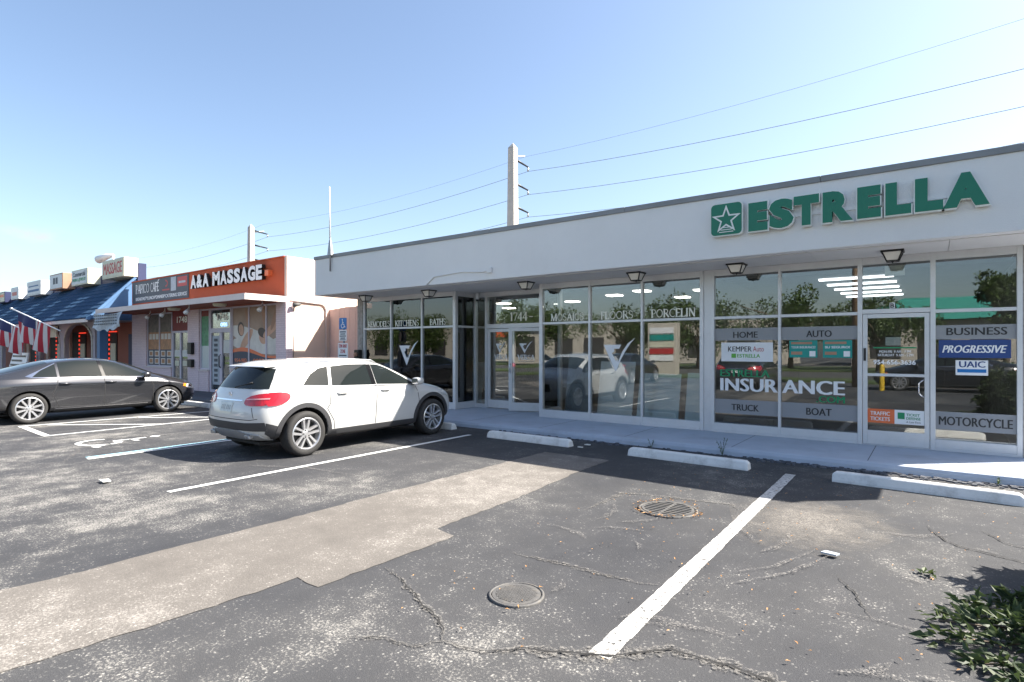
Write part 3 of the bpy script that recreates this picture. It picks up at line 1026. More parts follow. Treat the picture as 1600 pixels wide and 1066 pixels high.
def door_leaf(parent, w, h, rail=0.09, bottom=0.24, mid=None):
    """leaf in local coords: x 0..w, y 0 (front) .. 0.045, z 0..h"""
    mb = MB()
    mb.box(0, rail, 0, 0.045, 0, h)
    mb.box(w - rail, w, 0, 0.045, 0, h)
    mb.box(rail, w - rail, 0, 0.045, 0, bottom)
    mb.box(rail, w - rail, 0, 0.045, h - rail, h)
    if mid:
        mb.box(rail, w - rail, 0, 0.045, mid - 0.022, mid + 0.022)
    d = mb.obj('door', AL, parent, bevel=0.004, local=True)
    gz = MB()
    if mid:
        gz.box(rail, w - rail, 0.02, 0.028, bottom, mid - 0.022)
        gz.box(rail, w - rail, 0.02, 0.028, mid + 0.022, h - rail)
    else:
        gz.box(rail, w - rail, 0.02, 0.028, bottom, h - rail)
    gz.obj('door_pane', 'glass', d, local=True)
    return d
def put(o, x, y, z, rz=0):
    o.location = (x, y, z)
    o.rotation_euler = (0, 0, rz)
    o.matrix_parent_inverse = Matrix.Translation(-b1.location)
d1 = door_leaf(b1, 0.865, 2.06, 0.065, 0.22, 1.10)
put(d1, -0.8825, D - 0.03, 0.138)
DL = lambda u, v, t: (u + 0.8825, -t + 0.018, v - 0.138)       # world facade coords to the leaf's own
MB().tube([(0.79, 0.0, 0.78), (0.76, -0.05, 0.80), (0.73, -0.055, 0.84), (0.73, -0.055, 0.98), (0.76, -0.05, 1.02), (0.79, 0.0, 1.04)], 0.011, 8).obj('handle', 'chrome', d1, True, local=True)
MB().box(0.012, 0.045, -0.012, 0.0, 1.32, 1.52).obj('lock_case', 'black_vinyl', d1, local=True)
lay_text('954-656-3636', -0.74, -0.19, 1.40, 1.475, DL, bold=0.03).obj('phone_number', 'white_vinyl', d1, local=True)
mb = lay_text('MON-FRI  9 AM - 7 PM', -0.66, -0.25, 1.585, 1.625, DL, bold=0.03)
lay_text('SATURDAY  9 AM - 5 PM', -0.68, -0.22, 1.53, 1.57, DL, bold=0.03, mb=mb)
mb.obj('opening_hours', 'white_vinyl', d1, local=True)
rect_on(DL, -0.74, -0.18, 1.655, 1.675, 0.001, 0.004).obj('green_rule', 'green_vinyl', d1, local=True)
rect_on(DL, -0.58, -0.38, 1.70, 1.83, -0.02, -0.016).obj('paper_notice', 'paper', d1, local=True)
s = rect_on(DL, -0.815, -0.46, 0.48, 0.70, 0.001, 0.004)
lay_text('TRAFFIC', -0.78, -0.52, 0.60, 0.66, DL, 0.006, bold=0.03, mb=s, mi=1)
lay_text('TICKETS', -0.78, -0.52, 0.515, 0.575, DL, 0.006, bold=0.03, mb=s, mi=1)
s.obj('orange_sticker', ['orange_vinyl', 'white_vinyl'], d1, local=True)
s = rect_on(DL, -0.46, -0.085, 0.48, 0.70, 0.001, 0.004)
rect_on(DL, -0.42, -0.33, 0.56, 0.66, 0.004, 0.006, s, 1)
lay_text('TICKET', -0.31, -0.14, 0.61, 0.65, DL, 0.006, bold=0.03, mb=s, mi=1)
lay_text('DEFENSE', -0.31, -0.13, 0.555, 0.595, DL, 0.006, bold=0.03, mb=s, mi=1)
lay_text('A Law Firm', -0.31, -0.13, 0.505, 0.535, DL, 0.006, mb=s, mi=2)
s.obj('white_sticker', ['white_vinyl', 'green_vinyl', 'black_vinyl'], d1, local=True)

# lettering on the panes
GF = wallY(D)
def deco(pk, mb, name, m):
    return mb.obj(name, m, panes[pk])
rest = [('remodels', 'REMODELS', -13.03, -12.09), ('kitchens', 'KITCHENS', -11.88, -10.95), ('baths', 'BATHS', -10.55, -9.98), ('mosaics', 'MOSAICS', -6.81, -5.97), ('floors', 'FLOORS', -5.57, -4.84), ('porcelain', 'PORCELIN', -4.46, -3.57)]
for k, tx, xa, xb in rest:
    deco(k + '_high', serif_text(tx, xa, xb, 2.265, 2.42, GF), 'lettering', 'cream_vinyl')
def v_logo(x0, x1, z0, z1, fn, t=0.004):
    w, h = x1 - x0, z1 - z0
    X = lambda u, v: (x0 + u * w, z0 + v * h)
    mb = MB()
    # left arm: a hollow triangle drawn as a band, right arm a curved tick
    tri = [[(0.0, .80), (0.20, .68), (0.50, .68), (0.56, .80)], [(0.0, .80), (0.385, 0.0), (0.40, .30), (0.20, .68)], [(0.20, .68), (0.27, .545), (0.35, .60), (0.33, .68)], [(0.385, 0.0), (0.47, .26), (0.44, .36), (0.40, .30)]]
    for pl in tri:
        mb.add([fn(*X(*p), t) for p in pl], [(0, 1, 2, 3)])
        t += 0.0003
    a = [(0.38, 0.0), (0.47, .30), (0.60, .60), (0.77, .84), (1.0, 1.0)]
    c = [(0.43, 0.06), (0.55, .36), (0.70, .62), (0.85, .84), (1.0, 1.0)]
    for i in range(4):
        mb.add([fn(*X(*p), t) for p in (a[i], c[i], c[i + 1], a[i + 1])], [(0, 1, 2, 3)])
    return mb
deco('kitchens_low', v_logo(-11.71, -10.97, 1.20, 1.87, GF), 'logo', 'white_vinyl')
deco('floors_low', v_logo(-5.50, -4.79, 1.18, 1.87, GF), 'logo', 'white_vinyl')
def bandf(k, x0, x1, z0, z1, txt, a, c, e, f):
    deco(k, rect_on(GF, x0, x1, z0, z1, 0.001, 0.003), 'frosted_band', 'band')
    deco(k, lay_text(txt, a, c, e, f, GF, 0.006, bold=0.035), 'lettering', 'black_vinyl')
bandf('home_low', -3.22, -2.1325, 1.80, 2.02, 'HOME', -2.89, -2.47, 1.845, 1.955)
bandf('auto_low', -2.0875, -0.9525, 1.80, 2.02, 'AUTO', -1.70, -1.32, 1.845, 1.955)
bandf('home_low', -3.22, -2.1325, 0.47, 0.73, 'TRUCK', -2.92, -2.45, 0.535, 0.65)
bandf('auto_low', -2.0875, -0.9525, 0.47, 0.73, 'BOAT', -1.70, -1.32, 0.535, 0.655)
bandf('business_low', 0.0525, 0.97, 1.79, 2.0, 'BUSINESS', 0.18, 0.87, 1.85, 1.96)
bandf('business_low', 0.0525, 0.97, 0.44, 0.71, 'MOTORCYCLE', 0.09, 0.93, 0.51, 0.64)
s = rect_on(GF, -3.10, -2.22, 1.42, 1.76, 0.001, 0.003)
lay_text('KEMPER', -2.98, -2.57, 1.60, 1.69, GF, 0.005, bold=0.025, mb=s, mi=1)
lay_text('Auto', -2.55, -2.37, 1.60, 1.69, GF, 0.005, mb=s, mi=2)
lay_text('ESTRELLA', -2.82, -2.43, 1.49, 1.555, GF, 0.005, bold=0.04, mb=s, mi=3)
rect_on(GF, -2.92, -2.84, 1.485, 1.56, 0.003, 0.005, s, 3)
deco('home_low', s, 'white_poster', ['white_vinyl', 'black_vinyl', 'red_vinyl', 'lime_vinyl'])
for x0, x1, a, c in ((-1.96, -1.53, 'YOUR INSURANCE!', 'WE SHOP'), (-1.45, -1.03, 'SU SEGURO!', 'COMPRAMOS')):
    s = rect_on(GF, x0, x1, 1.50, 1.79, 0.001, 0.003)
    lay_text(a, x0 + .03, x1 - .03, 1.655, 1.695, GF, 0.005, bold=0.03, mb=s, mi=1)
    rect_on(GF, x0 + .03, x1 - .08, 1.725, 1.765, 0.003, 0.005, s, 2)
    rect_on(GF, x0 + .03, x0 + .2, 1.55, 1.60, 0.003, 0.005, s, 2)
    rect_on(GF, x1 - .12, x1 - .03, 1.52, 1.61, 0.003, 0.005, s, 1)
    deco('auto_low', s, 'teal_poster', ['teal', 'white_vinyl', 'box_rust'])
deco('home_low', lay_text('ESTRELLA', -3.12, -2.27, 1.145, 1.275, GF, 0.004, bold=0.065), 'lettering', 'green_vinyl')
deco('home_low', lay_text('INSUR', -3.12, -2.14, 0.885, 1.115, GF, 0.004, bold=0.065), 'lettering', 'white_vinyl')
deco('auto_low', lay_text('ANCE', -2.075, -1.13, 0.885, 1.115, GF, 0.004, bold=0.065), 'lettering', 'white_vinyl')
deco('auto_low', lay_text('.COM', -1.55, -1.13, 0.755, 0.865, GF, 0.004, bold=0.065), 'lettering', 'green_vinyl')
s = rect_on(GF, 0.09, 0.91, 1.515, 1.78, 0.001, 0.003)
lay_text('PROGRESSIVE', 0.13, 0.87, 1.59, 1.70, GF, 0.005, bold=0.045, italic=0.22, mb=s, mi=1)
deco('business_low', s, 'blue_poster', ['navy', 'white_vinyl'])
s = rect_on(GF, 0.29, 0.66, 1.26, 1.48, 0.001, 0.003)
lay_text('UAIC', 0.33, 0.63, 1.375, 1.465, GF, 0.005, bold=0.04, mb=s, mi=1)
rect_on(GF, 0.31, 0.64, 1.30, 1.35, 0.003, 0.005, s, 2)
deco('business_low', s, 'white_poster', ['white_vinyl', 'navy', 'blue_sign'])
s = rect_on(GF, -0.525, -0.455, 2.28, 2.37, 0.001, 0.003)
lay_text('B', -0.515, -0.465, 2.29, 2.36, GF, 0.005, bold=0.03, mb=s, mi=1)
deco('door_high', s, 'suite_letter', ['white_vinyl', 'black_vinyl'])
deco('door_high', rect_on(GF, -0.59, -0.33, 2.79, 2.95, -0.03, -0.01), 'paper_notice', 'paper')

# recessed entrance
RY = 11.45
xL, xR = -9.66, -7.05
P1('return_pane', 'glass', xL - 0.004, xL + 0.004, D + 0.06, RY - 0.05, ZB, ZT - 0.025)
P1('return_pane', 'glass', xL - 0.004, xL + 0.004, D + 0.06, RY - 0.05, ZT + 0.025, ZH)
P1('return_pane', 'glass', xR - 0.004, xR + 0.004, D + 0.06, RY - 0.05, ZB, ZH)
for x in (xL, xR):
    for z0, z1 in ((0.122, ZB), (ZT - 0.025, ZT + 0.025), (ZH, 3.098)):
        P1('transom_bar', AL, x - 0.035, x + 0.035, D + 0.057, RY - 0.05, z0, z1)
def rbar(x0, x1, z0, z1, name='mullion'):
    return P1(name, AL, x0, x1, RY - 0.05, RY + 0.05, z0, z1, bevel=0.004)
for x, w in ((xL, 0.09), (-9.26, 0.07), (xR, 0.08), (-7.46, 0.06)):
    rbar(x - w / 2, x + w / 2, 0.122, 3.10)
for xa, xb in ((xL + 0.046, -9.296), (-7.429, xR - 0.041)):
    rbar(xa, xb, 0.122, 0.22, 'sill')
    rbar(xa, xb, ZH, 3.098, 'header')
    P1('sidelight_pane', 'glass', xa, xb, RY, RY + 0.008, 0.22, ZH)
rbar(-9.224, -7.491, 2.17, 2.28, 'transom_bar')
rbar(-9.224, -7.491, ZH, 3.098, 'header')
pt = P1('window_pane', 'glass', -9.224, -7.491, RY, RY + 0.008, 2.28, ZH)
serif_text('1744', -8.52, -7.98, 2.35, 2.55, wallY(RY)).obj('street_number', 'cream_vinyl', pt)
serif_text('-', -7.95, -7.80, 2.35, 2.55, wallY(RY)).obj('dash', 'cream_vinyl', pt)
for i, (hx, ang, flip) in enumerate(((-9.222, 0, 1), (-7.493, 0, -1))):
    d = door_leaf(b1, 0.86, 2.02, 0.085, 0.20)
    if flip > 0:
        put(d, hx, RY - 0.03, 0.14, 0)
        x0 = 0.0
        H = lambda p: p
    else:
        # right leaf stands open towards the pavement, hinged on its right side
        a = R(24)
        put(d, hx - 0.86 * math.cos(a), RY - 0.03 - 0.86 * math.sin(a), 0.14, a)
    LF = lambda u, v, t: (u, 0.018 - t, v)
    v_logo(0.26, 0.60, 1.40, 1.70, LF).obj('logo', 'white_vinyl', d, local=True)
    serif_text('VERSA', 0.22, 0.64, 1.24, 1.36, LF).obj('lettering', 'white_vinyl', d, local=True)
    rect_on(LF, 0.24, 0.62, 1.19, 1.20, 0.001, 0.003).obj('underline', 'band', d, local=True)
    hx_ = 0.80 if flip > 0 else 0.045
    MB().tube([(hx_, 0.0, 0.92), (hx_, -0.055, 0.95), (hx_, -0.055, 1.12), (hx_, 0.0, 1.15)], 0.012, 8).obj('handle', 'chrome', d, True, local=True)
# ceiling lights inside
for x, y in ((-12.4, 13), (-11.2, 15), (-10.2, 13.4), (-8.2, 14), (-6.4, 13), (-5.2, 14.5), (-4.2, 13), (-5.4, 12.4), (-3.9, 15)):
    P1('ceiling_light', 'light', x - 0.16, x + 0.16, y - 0.16, y + 0.16, 2.975, 2.996)
for k in range(5):
    y = 12.4 + k * 1.1
    P1('ceiling_light', 'tube_light', -1.75, -0.55, y - 0.07, y + 0.07, 2.96, 2.99)
# conduit run and junction box on the fascia
cd = thing('conduit', 'thin painted conduit with a junction box on the white fascia', 'conduit', (-8.3, FY, 3.13))
MB().tube([(-9.36, FY - 0.012, 3.115), (-9.12, FY - 0.016, 3.29), (-8.3, FY - 0.016, 3.335), (-7.7, FY - 0.016, 3.285), (-7.5, FY - 0.016, 3.30)], 0.014, 8).obj('pipe', 'white_stucco', cd, True)
box('junction_box', 'white_stucco', cd, -7.55, -7.43, FY - 0.06, FY - 0.001, 3.25, 3.36, 0.006)

# ---- raised sign
FF = wallY(FY)
sg = thing('wall_sign', 'raised green letters with star emblem on the white fascia', 'sign', (-1.1, FY, 3.4))
XS = [-2.27, -1.96, -1.64, -1.37, -1.02, -0.68, -0.40, -0.09, 0.60]
ltr = [('E', -2.285, -2.005), ('S', -1.985, -1.645), ('T', -1.645, -1.31), ('R', -1.265, -0.885), ('E', -0.835, -0.555), ('L', -0.505, -0.215), ('L', -0.175, 0.125), ('A', 0.125, 0.59)]
for ch, a, c in ltr:
    mb = lay_text(ch, a, c, 3.465, 3.905, FF, 0.10, bold=0.07 if ch in 'SR' else 0.08, mi=0, side_mi=1, back=0.02)
    lay_text(ch, a - 0.014, c + 0.014, 3.451, 3.919, FF, 0.092, bold=0.07 if ch in 'SR' else 0.08, mb=mb, mi=1, side_mi=1, back=0.018)
    mb.obj('letter', ['green_sign', 'sign_trim'], sg)
def rrect(x0, x1, z0, z1, r, n=5):
    out = []
    for cx_, cz, a0 in ((x1 - r, z1 - r, 0), (x0 + r, z1 - r, 90), (x0 + r, z0 + r, 180), (x1 - r, z0 + r, 270)):
        out += [(cx_ + r * math.cos(R(a0 + 90 * i / n)), cz + r * math.sin(R(a0 + 90 * i / n))) for i in range(n + 1)]
    return out
em = MB().prism(rrect(-2.87, -2.37, 3.445, 3.97, 0.07), FF, 0.02, 0.092, 1)
em.prism(rrect(-2.855, -2.385, 3.46, 3.955, 0.06), FF, 0.092, 0.098, 0)
emo = em.obj('emblem_panel', ['green_sign', 'sign_trim'], sg)
def star(cx_, cz, ro, ri):
    return [(cx_ + (ro if i % 2 == 0 else ri) * math.sin(R(36 * i)), cz + (ro if i % 2 == 0 else ri) * math.cos(R(36 * i))) for i in range(10)]
so, si = star(-2.62, 3.70, 0.235, 0.095), star(-2.62, 3.70, 0.165, 0.066)
st_ = MB()
for i in range(10):
    j = (i + 1) % 10
    st_.add([FF(*so[j], 0.102), FF(*so[i], 0.102), FF(*si[i], 0.102), FF(*si[j], 0.102)], [(0, 1, 2, 3)])
for zz, hw in ((3.50, 0.11), (3.535, 0.085), (3.57, 0.06)):
    rect_on(FF, -2.62 - hw, -2.62 + hw, zz, zz + 0.012, 0.098, 0.104, st_)
st_.obj('emblem_star', 'sign_trim', emo)
rect_on(FF, -2.3, 0.5, 3.62, 3.68, 0.001, 0.02).obj('raceway', 'white_stucco', sg)

# ---- lanterns under the soffit
def lantern():
    t = thing('soffit_lantern', 'x', 'lantern', (0, 0, 3.10), 'black lanterns under the soffit')
    MB().box(-0.145, 0.145, -0.145, 0.145, -0.028, 0.0).obj('canopy', 'black_metal', t, bevel=0.008, local=True)
    z0, z1, a, c = -0.155, -0.028, 0.072, 0.118
    MB().hexa([(-a, -a, z0), (a, -a, z0), (a, a, z0), (-a, a, z0)], [(-c, -c, z1), (c, -c, z1), (c, c, z1), (-c, c, z1)]).obj('glass_shade', 'lamp_glass', t, local=True)
    mb = MB()
    for sx in (-1, 1):
        for sy in (-1, 1):
            mb.tube([(sx * a, sy * a, z0), (sx * (c + .004), sy * (c + .004), z1)], 0.011, 6)
    for s_ in (-1, 1):
        mb.tube([(-a, s_ * a, z0), (a, s_ * a, z0)], 0.011, 6)
        mb.tube([(s_ * a, -a, z0), (s_ * a, a, z0)], 0.011, 6)
    mb.obj('cage', 'black_metal', t, local=True)
    MB().tube([(0, 0, z0 - 0.03), (0, 0, z0 + 0.01)], [0.008, 0.02], 8).obj('finial', 'black_metal', t, local=True)
    return t
l0 = lantern()
lx = [(-12.42, 'at the far left end of the storefront'), (-10.02, 'above the third window from the stone column'), (-7.08, 'in front of the entrance recess'), (-4.52, 'above the gap between the two middle windows'), (-2.68, 'left of the raised green sign emblem'), (-0.46, 'above the door with opening hours')]
lx = [(a, 'small black lantern under the soffit ' + c) for a, c in lx]
for i, (x, lb) in enumerate(lx):
    o = l0 if i == 0 else copy_tree(l0)
    o.location = (x, 10.1, 3.10)
    o['label'] = lb
# security camera by the entrance
sc_ = thing('security_camera', 'small white dome camera at the recessed entrance corner', 'camera', (-9.5, 11.3, 2.9))
MB().tube([(-9.5, 11.35, 3.098), (-9.5, 11.35, 2.93)], 0.045, 12).obj('mount', 'white_vinyl', sc_, True)
MB().lathe([(0.045, 0.0), (0.04, -0.03), (0.02, -0.045), (0.001, -0.05)], 14, lambda a, c, h: (-9.5 + a, 11.35 + c, 2.93 + h)).obj('lens', 'black_vinyl', sc_, True)

# ---- slabs leaning inside the shop
def slab(label, m, x0, x1, h, y=10.82, lean=0.22, z=0.125):
    tk = 0.02
    o = MB().hexa([(x0, y, z), (x1, y, z), (x1, y + tk, z), (x0, y + tk, z)], [(x0, y + lean, z + h), (x1, y + lean, z + h), (x1, y + lean + tk, z + h), (x0, y + lean + tk, z + h)]).obj('stone_slab', m)
    return tag(o, label, 'slab', 'stone slabs leaning inside the shop window')
slab('dark grey veined slab leaning inside the window left of the white check emblem', 'grey_slab', -6.55, -5.95, 1.45)
slab('tall off-white slab leaning inside behind the white check emblem', 'white_slab', -5.75, -4.95, 1.25)
slab('pale blue slab with a small price label leaning inside', 'pale_blue_slab', -4.85, -3.98, 1.02)
slab('pale blue slab leaning inside at the edge of the double post', 'pale_blue_slab', -3.85, -3.46, 1.05)
slab('pale beige slab leaning inside beside the recessed entrance glass', 'beige_slab', -10.9, -9.85, 1.15, y=11.9)
rk = thing('sample_rack', 'dark rack of tall stone samples inside the left window', 'rack', (-10.9, 11.6, 0.12))
for i in range(7):
    x = -11.35 + i * 0.2
    MB().hexa([(x, 11.4, 0.124), (x + .14, 11.4, 0.124), (x + .14, 11.43, 0.124), (x, 11.43, 0.124)], [(x, 11.7, 1.3), (x + .14, 11.7, 1.3), (x + .14, 11.73, 1.3), (x, 11.73, 1.3)]).obj('sample', 'dark_slab', rk)
box('base', 'dark_slab', rk, -11.4, -9.95, 11.38, 11.8, 0.124, 0.16)

# ------------------------------------------------------------------ pink and orange shop
PY = 9.7
PX = -15.57
b2 = thing('massage_shop', 'small pink brick shop with orange parapet and striped canopy edge', 'building', (-21, 11, 0))
b2['label'] = 'small pink brick shop with an orange parapet and projecting canopy'
P2 = lambda n, m, *a, **k: box(n, m, b2, *a, **k)
PF = wallY(PY)
P2('parapet', 'orange_wall', -27.0, PX - 0.12, PY, PY + 0.14, 3.26, 4.42)
P2('parapet_cap', 'orange_wall', -27.0, PX - 0.12, PY - 0.03, PY + 0.17, 4.42, 4.455)
P2('side_wall', 'pink_wall', PX - 0.12, PX, PY, 24.0, 0.0, 4.44)
P2('wall', 'pink_wall', -27.0, PX - 0.12, 23.8, 24.0, 0.0, 4.44)
P2('roof', 'interior_ceiling', -27.0, PX - 0.12, PY + 0.14, 23.8, 3.4, 3.5)
P2('corner_pier', 'brick_pink', PX - 0.49, PX - 0.002, PY - 0.06, PY - 0.002, 0.0, 3.06)
P2('corner_pier', 'brick_pink', PX + 0.002, PX + 0.05, PY - 0.06, PY + 0.16, 0.0, 3.06)
P2('pier', 'brick_pink', -21.98, -21.13, PY, PY + 0.22, 0.0, 3.06)
P2('pier', 'brick_pink', -27.0, -25.62, PY, PY + 0.22, 0.0, 3.06)
for x0, x1, z in ((-25.6, -23.36, 0.90), (-21.1, -20.42, 0.86), (-18.9, PX - 0.492, 0.95)):
    P2('brick_apron', 'brick_pink', x0, x1, PY, PY + 0.18, 0.0, z)
    P2('window_sill', 'pink_trim', x0, x1, PY - 0.04, PY + 0.18, z + 0.001, z + 0.05)
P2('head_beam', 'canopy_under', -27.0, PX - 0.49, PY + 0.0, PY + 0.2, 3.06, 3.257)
# canopy
CY = 8.40
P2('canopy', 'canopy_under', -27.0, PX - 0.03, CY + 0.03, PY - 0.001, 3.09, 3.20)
P2('canopy_edge', 'pink_trim', -27.0, PX, CY, CY + 0.03, 3.05, 3.225)
P2('canopy_edge', 'pink_trim', PX - 0.03, PX, CY + 0.03, PY - 0.001, 3.05, 3.225)
P2('canopy_top', 'pink_trim', -27.0, PX - 0.03, CY + 0.03, PY - 0.001, 3.203, 3.222)
# interior behind the shop windows
P2('interior_wall', 'interior_dark', -26.9, PX - 0.14, 11.0, 11.05, 0.0, 3.2)
P2('interior_floor', 'interior_dark', -26.9, PX - 0.14, PY + 0.22, 11.0, 0.0, 0.1)
FRM = 'pink_frame'
GY = PY + 0.08
def frame(x0, x1, z0, z1, w=0.05, name='window_frame'):
    mb = MB()
    for a, c, e, f in ((x0, x0 + w, z0, z1), (x1 - w, x1, z0, z1), (x0 + w, x1 - w, z0, z0 + w), (x0 + w, x1 - w, z1 - w, z1)):
        mb.box(a, c, GY - 0.04, GY + 0.04, e, f)
    return mb.obj(name, FRM, b2)
G2 = wallY(GY - 0.005)
def glz(x0, x1, z0, z1):
    return P2('window_pane', 'glass_pink', x0, x1, GY - 0.004, GY + 0.004, z0, z1)
# cafe window with food posters
frame(-25.6, -23.36, 0.95, 3.055)
P2('mullion', FRM, -24.52, -24.46, GY - 0.035, GY + 0.035, 1.0, 3.005)
for x0, x1 in ((-25.55, -24.52), (-24.46, -23.41)):
    p = glz(x0, x1, 1.0, 3.005)
    s = rect_on(G2, x0, x1, 1.0, 1.62, 0.0, 0.003, mi=0)
    rect_on(G2, x0, x1, 1.62, 2.3, 0.0, 0.003, s, 1)
    rect_on(G2, x0, x1, 2.3, 3.0, 0.0, 0.003, s, 2)
    w = (x1 - x0) / 2
    for i in range(2):
        for j in range(2):
            a = x0 + 0.07 + i * w
            rect_on(G2, a, a + w - 0.14, 1.05 + j * 0.29, 1.28 + j * 0.29, 0.003, 0.005, s, 3)
            rect_on(G2, a + 0.06, a + w - 0.2, 1.09 + j * 0.29, 1.24 + j * 0.29, 0.005, 0.007, s, 1)
    for i in range(3):
        rect_on(G2, x0 + 0.08 + i * 0.3, x0 + 0.32 + i * 0.3, 2.02, 2.24, 0.003, 0.005, s, 3)
    s.obj('food_poster', ['navy_dark', 'food_print', 'menu_print', 'towel_print'], p)
# cafe door with number panel
pn = P2('number_panel', 'dark_red', -23.33, -22.0, GY - 0.03, GY + 0.03, 2.33, 3.055)
lay_text('1748', -22.95, -22.12, 2.62, 2.86, wallY(GY - 0.03), 0.006, bold=0.02).obj('street_number', 'cream_vinyl', pn)
frame(-23.33, -22.0, 0.14, 2.32, 0.07, 'door_frame')
P2('mullion', FRM, -22.72, -22.62, GY - 0.035, GY + 0.035, 0.21, 2.25)
for x0, x1 in ((-23.26, -22.72), (-22.62, -22.07)):
    p = glz(x0, x1, 0.21, 2.25)
    s = rect_on(G2, x0 + 0.05, x1 - 0.05, 1.35, 1.6, 0.0, 0.003, mi=0)
    rect_on(G2, x0 + 0.08, x1 - 0.12, 1.0, 1.2, 0.0, 0.003, s, 1)
    s.obj('door_notice', ['paper', 'box_cream'], p)
# letter boxes by the door
for i, z in enumerate((0.98, 1.45)):
    o = box('letter_box', 'black_metal', None, -21.75, -21.45, PY - 0.12, PY - 0.002, z, z + (0.28 if i == 0 else 0.42), 0.01)
    tag(o, ('lower' if i == 0 else 'upper') + ' black letter box on the pink pier between the doors', 'letter box', 'letter boxes on the pink pier')
# narrow green poster window
frame(-21.1, -20.42, 0.91, 3.055)
p = glz(-21.05, -20.47, 0.96, 3.005)
s = rect_on(G2, -21.05, -20.47, 1.75, 2.8, 0.0, 0.003, mi=0)
rect_on(G2, -21.05, -20.47, 0.96, 1.75, 0.0, 0.003, s, 1)
rect_on(G2, -21.05, -20.47, 2.8, 3.0, 0.0, 0.003, s, 2)
s.obj('plant_poster', ['green_print', 'pale_blue_slab', 'dark_red'], p)
# massage door
frame(-20.40, -18.94, 2.30, 3.055, 0.06)
p = glz(-20.34, -19.0, 2.36, 2.995)
lay_text('1746', -19.95, -19.2, 2.62, 2.88, wallY(GY - 0.004), 0.004, bold=0.03).obj('street_number', 'cream_vinyl', p)
s = lay_text('OPEN', -19.7, -19.3, 2.42, 2.54, G2, 0.0, bold=0.02)
s.obj('open_sign', emat('neon_blue', (0.25, 0.5, 1.0), 1.6), p)
frame(-20.40, -18.94, 0.14, 2.298, 0.09, 'door_frame')
P2('door_stile', FRM, -19.72, -19.56, GY - 0.035, GY + 0.035, 0.23, 2.2)
p = glz(-20.31, -19.72, 0.23, 2.2)
s = rect_on(G2, -20.27, -19.78, 0.4, 2.1, 0.0, 0.003, mi=0)
for k in range(9):
    rect_on(G2, -20.15, -19.9, 0.5 + k * .175, 0.6 + k * .175, 0.003, 0.005, s, 1)
s.obj('service_list', ['tarp', 'banner_slate'], p)
p = glz(-19.56, -19.03, 0.23, 2.2)
rect_on(G2, -19.5, -19.1, 1.5, 1.95, 0.0, 0.003).obj('door_notice', 'paper', p)
MB().tube([(-19.64, GY - 0.04, 1.0), (-19.64, GY - 0.09, 1.05), (-19.64, GY - 0.09, 1.4), (-19.64, GY - 0.04, 1.45)], 0.02, 8).obj('handle', 'black_metal', b2, True)
# large poster window: three tall panes printed with one picture
frame(-18.9, PX - 0.50, 1.0, 3.055)
mw_ = [-18.85, -17.83, -16.80, PX - 0.55]
for x in mw_[1:3]:
    P2('mullion', FRM, x - 0.03, x + 0.03, GY - 0.035, GY + 0.035, 1.05, 3.005)
def blob(mb, cx_, cz, rx, rz, rot, x0, x1, t, mi):
    pts = []
    for i in range(28):
        a = 2 * math.pi * i / 28
        u, v = rx * math.cos(a), rz * math.sin(a)
        c, s_ = math.cos(R(rot)), math.sin(R(rot))
        pts.append((min(x1, max(x0, cx_ + u * c - v * s_)), min(3.0, max(1.06, cz + u * s_ + v * c))))
    if max(p[0] for p in pts) - min(p[0] for p in pts) < 0.02:
        return
    mb.add([G2(u, v, t) for u, v in pts], [tuple(range(28))], mi)
for k in range(3):
    x0 = mw_[k] + (0.031 if k else 0)
    x1 = mw_[k + 1] - (0.031 if k < 2 else 0)
    p = glz(x0, x1, 1.05, 3.005)
    s = rect_on(G2, x0, x1, 1.05, 3.0, 0.0, 0.003, mi=0)
    tt = 0.0035
    for cx_, cz, rx, rz, rot, mi in ((-17.6, 2.0, 1.6, 0.28, -12, 1), (-17.3, 1.75, 1.7, 0.25, -4, 1), (-18.35, 2.3, 0.20, 0.24, 20, 5), (-18.33, 2.27, 0.15, 0.19, 20, 2), (-18.0, 1.95, 0.5, 0.16, 40, 2),
                                     (-17.0, 2.0, 0.24, 0.20, -20, 2), (-17.05, 2.16, 0.26, 0.15, -15, 6), (-16.55, 2.25, 0.5, 0.13, 25, 2), (-17.95, 2.62, 0.08, 0.35, 15, 7), (-16.95, 2.65, 0.1, 0.4, 8, 7), (-16.35, 2.6, 0.10, 0.42, -28, 7), (-16.5, 1.75, 0.4, 0.14, 30, 1)):
        blob(s, cx_, cz, rx, rz, rot, x0, x1, tt, mi)
        tt += 0.0004
    # orange wave and dark foot of the poster
    n = 10
    top = []
    bot = []
    for i in range(n + 1):
        x = x0 + (x1 - x0) * i / n
        q_ = (x + 18.9) / 2.9
        z = 1.62 - 0.12 * q_ + 0.10 * math.sin(q_ * 6.0)
        top.append((x, z))
        bot.append((x, z - 0.10 - 0.03 * math.sin(q_ * 6)))
    for i in range(n):
        s.add([G2(*bot[i], tt), G2(*bot[i + 1], tt), G2(*top[i + 1], tt), G2(*top[i], tt)], [(0, 1, 2, 3)], 3)
        s.add([G2(bot[i][0], 1.05, tt), G2(bot[i + 1][0], 1.05, tt), G2(*bot[i + 1], tt), G2(*bot[i], tt)], [(0, 1, 2, 3)], 4)
    if k < 2:
        lay_text('954-982' if k == 0 else '-0083', x0 + 0.1, x1 - 0.12, 1.2, 1.33, G2, tt + .001, bold=0.02, mb=s, mi=3)
    s.obj('massage_poster', ['brown_print', 'towel_print', 'skin_print', 'orange_vinyl', 'navy_dark', 'hair_print', 'hair_print', 'skin_dark_print'], p)
